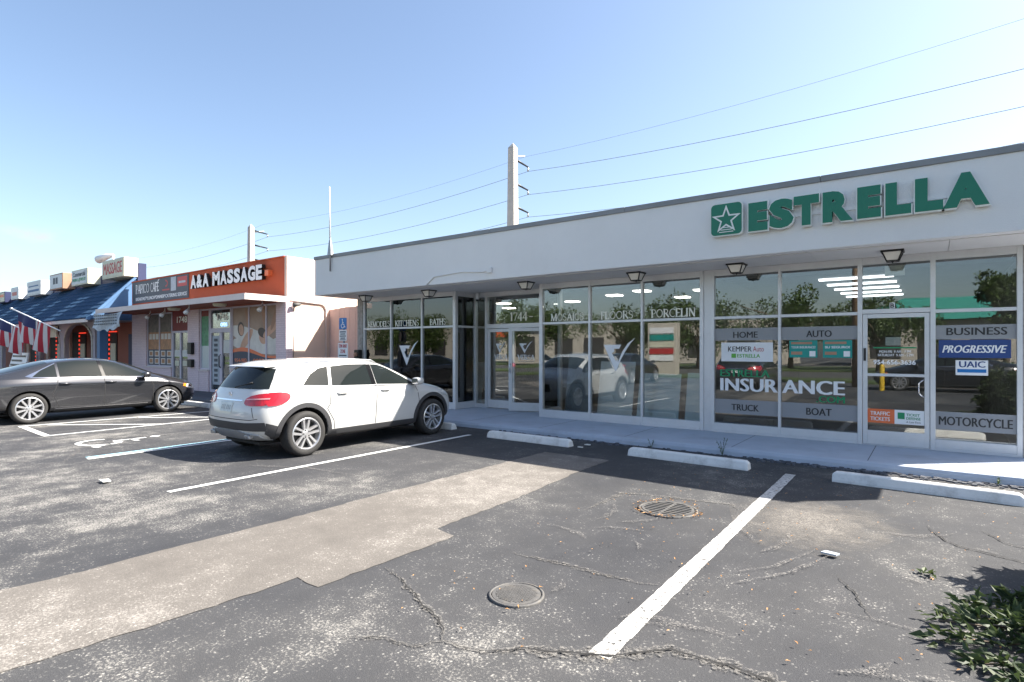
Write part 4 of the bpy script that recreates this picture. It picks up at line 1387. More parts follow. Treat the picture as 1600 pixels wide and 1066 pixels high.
# channel letters
sg2 = thing('channel_letter_sign', 'white block channel letters with black sides on the orange parapet', 'sign', (-19, PY, 3.8))
ws_ = {'A': .98, '&': .95, 'M': 1.15, 'S': .9, 'G': .98, 'E': .8, ' ': .5}
txt = 'A&A MASSAGE'
tot = sum(ws_[c] for c in txt)
x = -21.4
for ch in txt:
    w = ws_[ch] / tot * 4.75
    if ch != ' ':
        mb = lay_text(ch, x, x + w * 0.93, 3.80, 4.27, PF, 0.16, bold=0.05, side_mi=1, back=0.05)
        mb.obj('letter', ['white_vinyl', 'black_metal'], sg2)
    x += w
rect_on(PF, -21.3, -16.5, 3.98, 4.10, 0.001, 0.05).obj('raceway', 'black_metal', sg2)
rect_on(PF, -16.55, -16.35, 3.9, 4.08, 0.001, 0.14).obj('end_box', 'orange_vinyl', sg2)
# cafe banner
bn = thing('cafe_banner', 'slate grey cafe banner with white lettering on the parapet', 'banner', (-24.2, PY, 3.5))
rect_on(PF, -26.9, -21.86, 3.52, 4.40, 0.001, 0.02).obj('sheet', 'banner_slate', bn)
serif_text('PAPICO', -26.55, -25.25, 3.92, 4.27, PF, t=0.024).obj('lettering', 'white_vinyl', bn)
serif_text('CAFE', -25.12, -24.35, 3.92, 4.27, PF, t=0.024).obj('lettering', 'white_vinyl', bn)
MB().quad(PF(-24.47, 4.30, .025), PF(-24.40, 4.30, .025), PF(-24.30, 4.37, .025), PF(-24.38, 4.37, .025)).obj('accent', 'white_vinyl', bn)
lay_text('BREAKFAST*LUNCH*DINNER*CATERING SERVICE', -26.55, -22.0, 3.62, 3.76, PF, 0.024, bold=0.01).obj('lettering', 'white_vinyl', bn)
s = rect_on(PF, -23.3, -22.88, 3.85, 4.37, 0.02, 0.023, mi=0)
rect_on(PF, -22.75, -21.98, 3.98, 4.34, 0.02, 0.023, s, 1)
rect_on(PF, -22.65, -22.1, 4.10, 4.18, 0.023, 0.025, s, 0)
blob_pts = [(-23.75 + 0.16 * math.cos(R(a)), 4.17 + 0.11 * math.sin(R(a))) for a in range(-90, 100, 15)]
stroke(s, blob_pts, 0.06, lambda p: p, PF, 1, 0.024)
rect_on(PF, -24.05, -23.42, 3.9, 3.95, 0.02, 0.023, s, 1)
s.obj('badge', ['tarp', 'red_vinyl'], bn)
# spot lamps under the canopy edge
def spot():
    t = thing('canopy_spotlight', 'x', 'spotlight', (0, 0, 0), 'white spot lamps under the canopy')
    MB().tube([(0, 0, 0), (0, 0, -0.08), (0.03, -0.05, -0.14)], 0.018, 8).obj('arm', 'white_vinyl', t, True, local=True)
    MB().tube([(0.0, 0.0, -0.12), (0.06, -0.1, -0.22), (0.1, -0.16, -0.28)], [0.03, 0.06, 0.075], 12).obj('head', 'white_vinyl', t, True, local=True)
    return t
s0 = spot()
for i, (x, y, lb) in enumerate(((-23.9, 9.2, 'over the cafe window'), (-21.9, 8.9, 'over the cafe door'), (-19.6, 8.7, 'nearest the street number over the massage door'), (-16.4, 9.4, 'at the right end of the canopy'))):
    o = s0 if i == 0 else copy_tree(s0)
    o.location = (x, y, 3.088)
    o['label'] = 'white spot lamp under the shop canopy ' + lb
for x, lb in ((-21.55, 'left'), (-18.3, 'right')):
    o = MB().lathe([(0.001, 3.0), (0.17, 3.0), (0.17, 3.02), (0.20, 3.04), (0.20, 3.088)], 24, lambda a, c, h, x=x: (x + a, 9.05 + c, h)).obj('ceiling_fixture', 'box_cream', None, True)
    tag(o, lb + ' round cream ceiling fixture under the shop canopy', 'lamp', 'round fixtures under the canopy')
# conduit loop on the side wall
cl = [(PX + 0.03, PY + 0.1, 3.10), (PX + 0.03, 10.9, 3.06), (PX + 0.03, 11.0, 3.0), (PX + 0.03, 11.05, 2.9), (PX + 0.03, 11.05, 0.1)]
tag(MB().tube(cl, 0.022, 8).obj('conduit_pipe', 'pink_trim', None, True), 'grey conduit bent down the sunlit side wall of the pink shop', 'pipe')
tag(MB().tube([(PX + 0.03, PY + 0.2, 2.93), (PX + 0.03, PY + 0.2, 0.3)], 0.014, 8).obj('cable', 'grey_metal', None, True), 'thin vertical cable at the front corner of the pink shop', 'cable')
wl_ = thing('wall_flood_lamp', 'small rusty flood lamp on the pink side wall', 'lamp', (PX, 9.95, 2.98))
MB().tube([(PX, 10.05, 3.0), (PX + 0.1, 10.0, 3.0), (PX + 0.16, 9.95, 2.99)], 0.02, 8).obj('arm', 'grey_metal', wl_, True)
MB().tube([(PX + 0.14, 10.05, 3.0), (PX + 0.16, 9.82, 2.96)], [0.045, 0.065], 12).obj('head', 'iron', wl_, True)

# ------------------------------------------------------------------ pink board fence between the shops
fn_ = thing('board_fence', 'pink painted tall board fence between the two shops', 'fence', (-14.5, 11.2, 0))
q = random.Random(3)
x = PX + 0.004
k = 0
while x < -13.46:
    w = 0.27 + q.uniform(-0.03, 0.03)
    x1 = min(-13.425, x + w)
    zt = 2.90 + 0.012 * k + q.uniform(-0.015, 0.015)
    box('board', 'pink_fence', fn_, x, x1 - 0.006, 11.2 + q.uniform(-0.006, 0.006), 11.225, 0.03, zt, 0.004)
    x = x1
    k += 1
for z in (0.5, 1.5, 2.5):
    box('rail', 'pink_fence', fn_, PX + 0.004, -13.43, 11.228, 11.27, z, z + 0.09)

# accessible parking sign
ps = thing('parking_sign_post', 'blue wheelchair parking sign over a white tow-away plate on a post', 'sign', (-12.75, 9.62, 0))
PSF = wallY(9.6)
MB().tube([(-12.75, 9.63, 0.11), (-12.75, 9.63, 2.45)], 0.025, 8).obj('post', 'grey_metal', ps, True)
s = MB().prism(rrect(-12.91, -12.59, 2.17, 2.48, 0.03), PSF, 0.0, 0.006, 0)
ring = [(-12.755 + 0.062 * math.cos(R(a)), 2.27 + 0.062 * math.sin(R(a))) for a in range(140, 390, 18)]
for pts, w in ((ring, 0.02), ([(-12.765, 2.40), (-12.76, 2.31), (-12.70, 2.305), (-12.67, 2.23), (-12.645, 2.235)], 0.024), ([(-12.763, 2.355), (-12.71, 2.355)], 0.018)):
    stroke(s, pts, w, lambda p: p, PSF, 1, 0.008)
s.lathe([(0.001, 0.008), (0.022, 0.008)], 12, lambda a, c, h: PSF(-12.768 + a, 2.43 + c, h), 1)
s.obj('blue_plate', ['blue_sign', 'white_vinyl'], ps)
s = MB().prism(rrect(-12.91, -12.59, 1.86, 2.15, 0.02), PSF, 0.0, 0.006, 0)
for z, a_, h_ in ((2.085, 0.13, .035), (2.03, 0.11, .03), (1.975, .13, .03), (1.92, 0.1, .03), (1.88, .12, .02)):
    rect_on(PSF, -12.75 - a_, -12.75 + a_, z, z + h_, 0.006, 0.008, s, 1)
s.obj('fine_plate', ['white_vinyl', 'banner_slate'], ps)
s = MB().prism(rrect(-12.96, -12.54, 1.10, 1.80, 0.02), PSF, 0.0, 0.006, 0)
lay_text('TOW AWAY', -12.93, -12.57, 1.67, 1.77, PSF, 0.008, bold=0.03, mb=s, mi=1)
lay_text('ZONE', -12.86, -12.64, 1.53, 1.63, PSF, 0.008, bold=0.03, mb=s, mi=1)
for z in (1.45, 1.38, 1.31, 1.24, 1.17):
    rect_on(PSF, -12.91, -12.59, z, z + 0.035, 0.006, 0.008, s, 2)
s.obj('tow_plate', ['white_vinyl', 'red_vinyl', 'banner_slate'], ps)
# meter box on the column
mbx = thing('gas_meter', 'dark meter box on the stone column left of the window', 'meter', (-13.3, D - 0.06, 1.2))
box('case', 'black_metal', mbx, -13.41, -13.2, D - 0.2, D - 0.062, 1.25, 1.62, 0.02)
MB().tube([(-13.3, D - 0.13, 1.25), (-13.3, D - 0.13, 0.12)], 0.025, 8).obj('pipe', 'black_metal', mbx, True)
MB().lathe([(0.001, 0.0), (0.06, 0.0), (0.06, 0.05), (0.001, 0.06)], 16, lambda a, c, h: (-13.3 + a, D - 0.2 - h, 1.48 + c)).obj('dial', 'box_rust', mbx, True)
# antenna on the roof corner
an = thing('roof_antenna', 'tall thin white antenna on a bracket at the fascia corner', 'antenna', (-12.92, FY, 3.7))
MB().tube([(-12.92, FY - 0.05, 3.72), (-12.92, FY - 0.05, 4.62)], 0.022, 8).obj('mast', 'grey_metal', an, True)
MB().tube([(-12.93, FY - 0.05, 4.60), (-12.95, FY - 0.05, 5.98)], [0.022, 0.013], 8).obj('whip', 'white_vinyl', an, True)
MB().hexa([(-13.0, FY - 0.09, 4.14), (-12.84, FY - 0.09, 4.14), (-12.84, FY + 0.0, 4.14), (-13.0, FY + 0.0, 4.14)], [(-12.95, FY - 0.07, 4.55), (-12.89, FY - 0.07, 4.55), (-12.89, FY - 0.03, 4.55), (-12.95, FY - 0.03, 4.55)]).obj('bracket', 'grey_metal', an)

# ------------------------------------------------------------------ blue arcade building
BX = -27.2
b3 = thing('blue_arcade', 'long blue shingle-roofed arcade with a dark blue parapet', 'building', (-36, 10, 0))
P3 = lambda n, m, *a, **k: box(n, m, b3, *a, **k)
XE = -52.0
y0, z0, y1, z1 = 8.15, 2.86, 9.95, 4.62
nc = 9
q = random.Random(11)
for i in range(nc):
    a = i / nc
    c = (i + 1) / nc + 0.012
    ya, za = y0 + (y1 - y0) * a, z0 + (z1 - z0) * a
    yb, zb = y0 + (y1 - y0) * c, z0 + (z1 - z0) * c
    mb = MB()
    n = 90
    # each course: a thick lower lip, slightly wavy
    vv, ff = [], []
    for k in range(n + 1):
        x = XE + (BX - XE) * k / n
        w = 0.008 * math.sin(x * 9 + i * 2.1)
        vv += [(x, ya, za + 0.012 + w), (x, ya, za + 0.062 + w), (x, yb, zb + 0.022 + w * .4), (x, yb, zb)]
    for k in range(n):
        o_ = 4 * k
        for e in range(4):
            f = (e + 1) % 4
            ff.append((o_ + e, o_ + 4 + e, o_ + 4 + f, o_ + f))
    ff += [(0, 1, 2, 3), (4 * n + 3, 4 * n + 2, 4 * n + 1, 4 * n)]
    mb.add(vv, ff)
    mb.obj('shingle_course', 'blue_roof', b3)
MB().prism([(y0 + 0.05, z0 - 0.02), (y1, z0 - 0.02), (y1, z1 - 0.03)], lambda u, v, t: (t, u, v), BX - 0.02, BX - 0.08).obj('gable', 'blue_paint', b3)
MB().hexa([(BX - 0.1, y0 - 0.02, z0 - 0.03), (BX + 0.04, y0 - 0.02, z0 - 0.03), (BX + 0.04, y0 + .1, z0 - 0.06), (BX - 0.1, y0 + .1, z0 - 0.06)],
          [(BX - 0.1, y1 - 0.1, z1 + 0.06), (BX + 0.04, y1 - 0.1, z1 + 0.06), (BX + 0.04, y1, z1 + 0.03), (BX - 0.1, y1, z1 + 0.03)]).obj('barge_board', 'blue_paint', b3)
P3('eave_board', 'pink_trim', XE, BX - 0.02, y0 + 0.01, y0 + 0.06, z0 - 0.14, z0 - 0.005)
P3('parapet', 'blue_dark', XE, BX - 0.6, 9.97, 10.2, 4.4, 5.08)
P3('parapet', 'blue_dark', BX - 0.6, BX + 0.05, 9.97, 10.3, 4.4, 5.30)
P3('wall', 'blue_paint', BX - 0.1, BX, y1 + 0.02, 24, 0, 4.39)
P3('corner_post', 'blue_paint', BX - 0.32, BX - 0.02, 8.62, 8.9, 0.14, z0 - 0.03)
P3('back_wall', 'canopy_under', XE, BX - 0.11, 10.3, 10.4, 0.0, 4.3)
P3('arcade_ceiling', 'lilac_wall', XE, BX - 0.1, 8.22, 10.3, z0 - 0.02, z0 + 0.02)
# arched front
def arch_wall(xa, xb, ya, yb, ztop, arches):
    n = 14
    xs_ = [xa]
    mb = MB()
    cur = xa
    def slab_(x0, x1, zlo):
        mb.box(x0, x1, ya, yb, zlo, ztop)
    for cx_, r, spring in arches:
        slab_(cur, cx_ - r, 0.14)
        for i in range(n):
            t0, t1 = math.pi - math.pi * i / n, math.pi - math.pi * (i + 1) / n
            u0, u1 = cx_ + r * math.cos(t0), cx_ + r * math.cos(t1)
            w0, w1 = spring + r * 0.45 * math.sin(t0), spring + r * 0.45 * math.sin(t1)
            mb.hexa([(u0, ya, w0), (u1, ya, w1), (u1, yb, w1), (u0, yb, w0)], [(u0, ya, ztop), (u1, ya, ztop), (u1, yb, ztop), (u0, yb, ztop)])
        cur = cx_ + r
    slab_(cur, xb, 0.14)
    return mb
A_ = [(-50.2, 1.45, 2.0), (-46.4, 1.45, 2.0), (-42.7, 1.45, 2.0), (-39.0, 1.45, 2.0), (-35.4, 1.45, 2.0), (-31.4, 1.75, 2.0)]
arch_wall(XE, -29.3, 9.1, 9.25, z0 - 0.025, A_).obj('arch_wall', 'lilac_wall', b3)
for cx_, r, sp in A_:
    mb = MB()
    n = 16
    for i in range(n):
        t0, t1 = math.pi * i / n + 0.01, math.pi * (i + 1) / n - 0.01
        pts = []
        for t, rr in ((t0, 1.0), (t1, 1.0), (t1, 1.09), (t0, 1.09)):
            pts.append((cx_ + r * rr * math.cos(t), sp + r * rr * 0.45 * math.sin(t)))
        mb.prism(list(reversed(pts)), wallY(9.1), 0.0, 0.04)
    stuff(mb.obj('arch_stones', 'arch_stone', b3))
    for s_ in (-1, 1):
        P3('arch_pillar', 'arch_stone', cx_ + s_ * (r + 0.06) - 0.06, cx_ + s_ * (r + 0.06) + 0.06, 9.07, 9.098, 0.14, sp)
# shop fronts behind the arches
for i, (cx_, r, sp) in enumerate(A_[2:]):
    P3('shop_window', 'interior_dark', cx_ - 0.9, cx_ + 1.1, 10.27, 10.298, 0.6, 2.5)
    w = P3('window_poster', 'box_cream', cx_ + 0.4, cx_ + 1.0, 10.24, 10.268, 0.9, 1.9)
    P3('pilaster', 'pink_wall', cx_ - 1.4, cx_ - 1.0, 10.2, 10.298, 0.14, 2.8)
    mb = MB()
    for k in range(8):
        mb.box(cx_ + 0.22, cx_ + 0.28, 10.22, 10.26, 0.7 + k * 0.22, 0.8 + k * 0.22)
    for k in range(6):
        mb.box(cx_ + 0.25 + k * .16, cx_ + 0.36 + k * .16, 10.22, 10.26, 2.42, 2.47)
    stuff(mb.obj('red_light_string', 'red_neon', b3))
P3('door', 'blue_dark', -28.9, -28.0, 10.24, 10.298, 0.14, 2.3)
P3('shop_window', 'interior_dark', -27.9, -27.35, 10.24, 10.298, 0.4, 2.3)
P3('yellow_sign', 'box_cream', -38.4, -34.0, 8.98, 9.05, 2.2, 2.75)
# torn banner hung at the corner
mb = MB()
vv, ff = [], []
q = random.Random(9)
nx, nz = 18, 7
for i in range(nx + 1):
    for j in range(nz + 1):
        u, v = i / nx, j / nz
        x = -26.9 + 2.9 * u + 0.25 * v * (0.6 - u)
        z = 3.06 - 0.62 * v - 0.10 * math.sin(u * 3.1) + (0.05 * math.sin(u * 21) if j == nz else 0)
        vv.append((x, 8.30 + 0.05 * math.sin(u * 9 + v * 4) - 0.05 * v, z))
for i in range(nx):
    for j in range(nz):
        a = i * (nz + 1) + j
        ff.append((a, a + 1, a + nz + 2, a + nz + 1))
mb.add(vv, ff)
for j in range(4):
    for i in range(11):
        u0 = 0.1 + i * 0.075
        x = -26.9 + 2.9 * u0
        mb.box(x, x + 0.15, 8.215, 8.222, 2.90 - j * 0.11, 2.95 - j * 0.11, 1)
o = mb.obj('hanging_banner', ['tarp', 'banner_slate'])
tag(o, 'crumpled grey banner hanging between the blue arcade and the cafe', 'banner')

# box signs along the roof
def box_sign(label, x0, x1, z0_, z1_, face, side, lines, depth=0.55):
    t = thing('box_sign', label, 'sign', ((x0 + x1) / 2, 9.8, z0_), 'box signs along the blue roof')
    box('cabinet', side, t, x0, x1, 9.45, 9.45 + depth, z0_, z1_, 0.01)
    fa = box('face', face, t, x0 + 0.06, x1 - 0.06, 9.435, 9.449, z0_ + 0.06, z1_ - 0.06)
    BF = wallY(9.435)
    for (tx, a, c, e, f, m_) in lines:
        w, h = x1 - x0, z1_ - z0_
        if tx:
            lay_text(tx, x0 + a * w, x0 + c * w, z0_ + e * h, z0_ + f * h, BF, 0.006, bold=0.03).obj('lettering', m_, t)
        else:
            rect_on(BF, x0 + a * w, x0 + c * w, z0_ + e * h, z0_ + f * h, 0.001, 0.005).obj('print', m_, t)
    return t
box_sign('cream box sign with red letters, nearest the roof end', -29.55, -27.15, 4.70, 5.50, 'box_cream', 'box_cream', [('MASSAGE', .08, .94, .22, .82, 'red_vinyl')])
box_sign('pale box sign with two lines of dark green lettering', -33.5, -31.35, 4.66, 5.40, 'box_white', 'box_cream', [('Commercial', .12, .88, .55, .85, 'navy_dark'), ('PAWN & JEWELRY', .08, .92, .18, .45, 'green_vinyl')])
box_sign('white box sign with a rusty brown side', -36.8, -34.8, 4.66, 5.45, 'box_white', 'box_rust', [(None, .3, .45, .35, .75, 'banner_slate'), (None, .5, .65, .35, .75, 'banner_slate')])
box_sign('white box sign with pale blue print', -40.75, -38.3, 4.57, 5.35, 'box_white', 'box_white', [(None, .1, .9, .25, .4, 'blue_paint'), (None, .15, .85, .6, .68, 'blue_paint')])
box_sign('small white box sign with a faded red print', -43.95, -42.4, 4.54, 5.24, 'box_white', 'box_white', [(None, .2, .8, .3, .6, 'red_vinyl')])
box_sign('box sign cut by the left edge of the picture', -47.2, -45.3, 4.48, 5.13, 'box_cream', 'blue_dark', [(None, .1, .9, .5, .75, 'orange_vinyl')])
# flood lamp above the parapet
fl = thing('roof_flood_lamp', 'white flood lamp on a short mast behind the red-lettered box sign', 'lamp', (-33.3, 11, 4.4))
MB().tube([(-32.9, 11, 4.2), (-32.9, 11, 6.35)], 0.05, 8).obj('mast', 'white_vinyl', fl, True)
MB().tube([(-32.9, 11, 6.33), (-33.4, 10.9, 6.3), (-34.1, 10.75, 6.18)], [0.06, 0.14, 0.2], 12).obj('head', 'white_vinyl', fl, True)
fl2 = thing('parapet_lamp', 'small white lamp at the right end of the dark blue parapet', 'lamp', (-28.1, 9.9, 5.0))
MB().tube([(-28.15, 9.97, 5.08), (-27.9, 9.7, 5.1), (-27.55, 9.55, 5.04)], [0.04, 0.09, 0.11], 10).obj('head', 'white_vinyl', fl2, True)
# flags
def flag(label, px, pz):
    t = thing('flag', label, 'flag', (px, 8.15, pz), 'flags on the arcade eave')
    tip = (px - 3.0, 7.2, pz + 1.02)
    MB().tube([(px, 8.15, pz), tip], 0.028, 8).obj('pole', 'white_vinyl', t, True)
    MB().tube([tip, (tip[0] - 0.08, tip[1] - 0.03, tip[2] + 0.03)], 0.05, 8).obj('finial', 'silver_plastic', t, True)
    a = Vector(tip).lerp(Vector((px, 8.15, pz)), 0.12)
    c = Vector(tip).lerp(Vector((px, 8.15, pz)), 0.78)
    mb = MB()
    n, m_ = 13, 16
    vv = []
    for i in range(n + 1):
        for j in range(m_ + 1):
            u, v = i / n, j / m_
            p = a.lerp(c, u)
            fold = math.sin(u * 14 + v * 1.5) * 0.10 * (0.4 + v)
            vv.append((p.x - 0.25 * v + u * -0.25 * v, p.y + fold, p.z - (1.15 + 0.15 * u) * v))
    mb.add(vv, [])
    for i in range(n):
        for j in range(m_):
            k = i * (m_ + 1) + j
            canton = i < 7 and j < 6
            mb.f.append((k, k + 1, k + m_ + 2, k + m_ + 1))
            mb.m.append(2 if canton else i % 2)
    mb.obj('cloth', ['flag_red', 'flag_white', 'flag_blue'], t, True)
flag('striped flag on a pole, nearer the cafe', -30.3, 2.42)
flag('striped flag on a pole, nearer the left picture edge', -34.2, 2.32)
# white board stand by the arcade
bs = thing('sidewalk_board', 'white pavement board with dark print at the left edge', 'board', (-36.5, 8.0, 0))
MB().hexa([(-38.2, 8.0, 0.14), (-35.3, 8.0, 0.14), (-35.3, 8.06, 0.14), (-38.2, 8.06, 0.14)], [(-38.2, 8.3, 1.45), (-35.6, 8.3, 1.45), (-35.6, 8.36, 1.45), (-38.2, 8.36, 1.45)]).obj('panel', 'white_vinyl', bs)
q = random.Random(2)
for k in range(5):
    z = 0.35 + k * 0.22
    yy = 8.0 + 0.3 * (z - .14) / 1.31 - 0.012
    MB().box(-38.0, -36.0 + q.uniform(-.3, .3), yy - 0.004, yy + .004, z, z + 0.09).obj('print', 'black_vinyl', bs)

# ------------------------------------------------------------------ utility poles and lines
WY = 23.28
def pole(label, x, top, arms):
    t = thing('utility_pole', label, 'utility pole', (x, 22, 0), 'concrete poles behind the shops')
    w0, w1 = 0.27, 0.17
    MB().hexa([(x - w0, 22 - w0, 0), (x + w0, 22 - w0, 0), (x + w0, 22 + w0, 0), (x - w0, 22 + w0, 0)], [(x - w1, 22 - w1, top), (x + w1, 22 - w1, top), (x + w1, 22 + w1, top), (x - w1, 22 + w1, top)]).obj('shaft', 'pole_concrete', t, bevel=0.02)
    MB().add([(x - w1, 22 - w1, top), (x + w1, 22 - w1, top), (x + w1, 22 + w1, top), (x - w1, 22 + w1, top), (x, 22, top + 0.25)], [(0, 1, 4), (1, 2, 4), (2, 3, 4), (3, 0, 4)]).obj('cap', 'pole_concrete', t)
    for z in arms:
        a = MB().tube([(x, 22.15, z + 0.10), (x, WY, z)], [0.06, 0.04], 8).obj('insulator_arm', 'black_metal', t, True)
        MB().tube([(x, WY, z - 0.03), (x, WY, z - 0.2)], [0.03, 0.05], 8).obj('insulator', 'silver_plastic', a, True)
    MB().tube([(x, 22.15, top - 0.35), (x, 23.0, top - 0.12)], 0.04, 8).obj('top_bracket', 'silver_plastic', t, True)
    return t
pole('tall concrete utility pole rising behind the white fascia', -16.2, 11.3, (10.72, 9.56, 8.44))
pole('concrete utility pole behind the orange parapet', -39.9, 10.5, (10.2, 9.15, 8.1))
def wire(label, z0_, z1_, zr, r=0.016, y=WY):
    pts = []
    xs_ = [(-64, z1_ - 0.3), (-39.9, z1_), (-16.2, z0_), (8.0, zr), (30, zr)]
    for (xa, za), (xb, zb) in zip(xs_[:-1], xs_[1:]):
        for k in range(12):
            t = k / 12
            pts.append((xa + (xb - xa) * t, y, za + (zb - za) * t - 0.45 * 4 * t * (1 - t)))
    tag(MB().tube(pts, r, 5).obj('power_line', 'wire'), label, 'cable', 'power lines behind the shops')
wire('uppermost thin power line over the pole tops', 11.15, 10.9, 12.2, 0.005, 23.0)
wire('power line on the second arms from the top', 10.5, 10.0, 10.55, 0.010)
wire('power line on the middle arms of the poles', 9.34, 8.95, 9.4, 0.010)
wire('lowest power line just above the white roof', 8.22, 7.9, 8.3, 0.010)

# ------------------------------------------------------------------ wheel stops
def wheel_stop():
    w0, w1, h = 0.085, 0.055, 0.125
    L = 0.89
    mb = MB()
    vv = []
    for x, k in ((-L, 0.0), (-L + 0.01, 0.7), (-L + 0.06, 1.0), (L - 0.06, 1.0), (L - 0.01, 0.7), (L, 0.0)):
        pass
    prof = [(-w0, 0), (w0, 0), (w0 - .004, 0.03), (w1, h - 0.015), (w1 - 0.015, h), (-w1 + 0.015, h), (-w1, h - 0.015), (-w0 + .004, 0.03)]
    st = [(-L, 0.75), (-L + 0.035, 0.97), (-L + 0.09, 1.0), (L - 0.09, 1.0), (L - 0.035, 0.97), (L, 0.75)]
    n = len(prof)
    for x, k in st:
        vv += [(x, a * (0.85 + .15 * k), b * k) for a, b in prof]
    ff = []
    for i in range(len(st) - 1):
        for j in range(n):
            ff.append((i * n + j, (i + 1) * n + j, (i + 1) * n + (j + 1) % n, i * n + (j + 1) % n))
    ff += [tuple(range(n)), tuple((len(st) - 1) * n + j for j in range(n - 1, -1, -1))]
    mb.add(vv, ff)
    return mb.obj('wheel_stop', 'stop_white', bevel=0.004)
w0_ = wheel_stop()
for i, (x, y, a, lb) in enumerate(((-5.76, 8.28, -1.0, 'in shade in front of the window with slabs'), (-2.88, 8.16, -2.0, 'in shade below the green window lettering'), (-0.10, 8.05, -3.5, 'half in sun at the right picture edge'), (-8.72, 8.62, 0, 'under the front wheels of the white car'),
                                   (-16.9, 7.75, 0, 'under the nose of the grey car'), (-11.9, 8.4, 0, 'of the wheelchair bay behind the white car'))):
    o = w0_ if i == 0 else w0_.copy()
    if i:
        COL.objects.link(o)
    o.location = (x, y, 0.0)
    o.rotation_euler = (0, 0, R(a))
    tag(o, 'white concrete wheel stop ' + lb, 'wheel stop', 'wheel stops of the parking bays')

# ------------------------------------------------------------------ cars
def subdiv_body(name, stations, rear, front, creases=()):
    """stations: list of rings of 9 (x,y,z) half-section points from floor centre to roof centre.
    rear/front: interior cap points {3,4,5}: ((c),(m))"""
    bm = bmesh.new()
    ringsR, ringsL = [], []
    for st in stations:
        r, l = [], []
        for k, (x, y, z) in enumerate(st):
            a = bm.verts.new((x, y, z))
            b = a if k in (0, 8) else bm.verts.new((x, -y, z))
            r.append(a)
            l.append(b)
        ringsR.append(r)
        ringsL.append(l)
    cl = bm.edges.layers.float.new('crease_edge')
    for i in range(len(stations) - 1):
        for k in range(8):
            a, b = ringsR[i], ringsR[i + 1]
            bm.faces.new((a[k], b[k], b[k + 1], a[k + 1]))
            a, b = ringsL[i], ringsL[i + 1]
            bm.faces.new((a[k], a[k + 1], b[k + 1], b[k]))
    for ringi, cap, flip in ((0, rear, False), (len(stations) - 1, front, True)):
        mid = {k: bm.verts.new((cap[k][1][0], 0, cap[k][1][1])) for k in (3, 4, 5)}
        for side, rings in ((1, ringsR), (-1, ringsL)):
            rg = rings[ringi]
            c = {k: bm.verts.new((cap[k][0][0], side * cap[k][0][1], cap[k][0][2])) for k in (3, 4, 5)}
            qs = [(rg[0], rg[1], c[3], mid[3]), (rg[1], rg[2], rg[3], c[3]), (mid[3], c[3], c[4], mid[4]), (c[3], rg[3], rg[4], c[4]),
                  (mid[4], c[4], c[5], mid[5]), (c[4], rg[4], rg[5], c[5]), (mid[5], c[5], rg[7], rg[8]), (c[5], rg[5], rg[6], rg[7])]
            for f in qs:
                bm.faces.new(f if (side > 0) != flip else tuple(reversed(f)))
    bm.edges.ensure_lookup_table()
    for (k, val, i0, i1) in creases:
        for rings in (ringsR, ringsL):
            for i in range(i0, i1):
                e = bm.edges.get((rings[i][k], rings[i + 1][k]))
                if e:
                    e[cl] = val
    bmesh.ops.recalc_face_normals(bm, faces=bm.faces)
    me = bpy.data.meshes.new(name)
    bm.to_mesh(me)
    bm.free()
    return me

def evaluate(me, mods):
    o = bpy.data.objects.new('tmp', me)
    COL.objects.link(o)
    for f in mods:
        f(o)
    dg = bpy.context.evaluated_depsgraph_get()
    out = bpy.data.meshes.new_from_object(o.evaluated_get(dg))
    bpy.data.objects.remove(o)
    return out

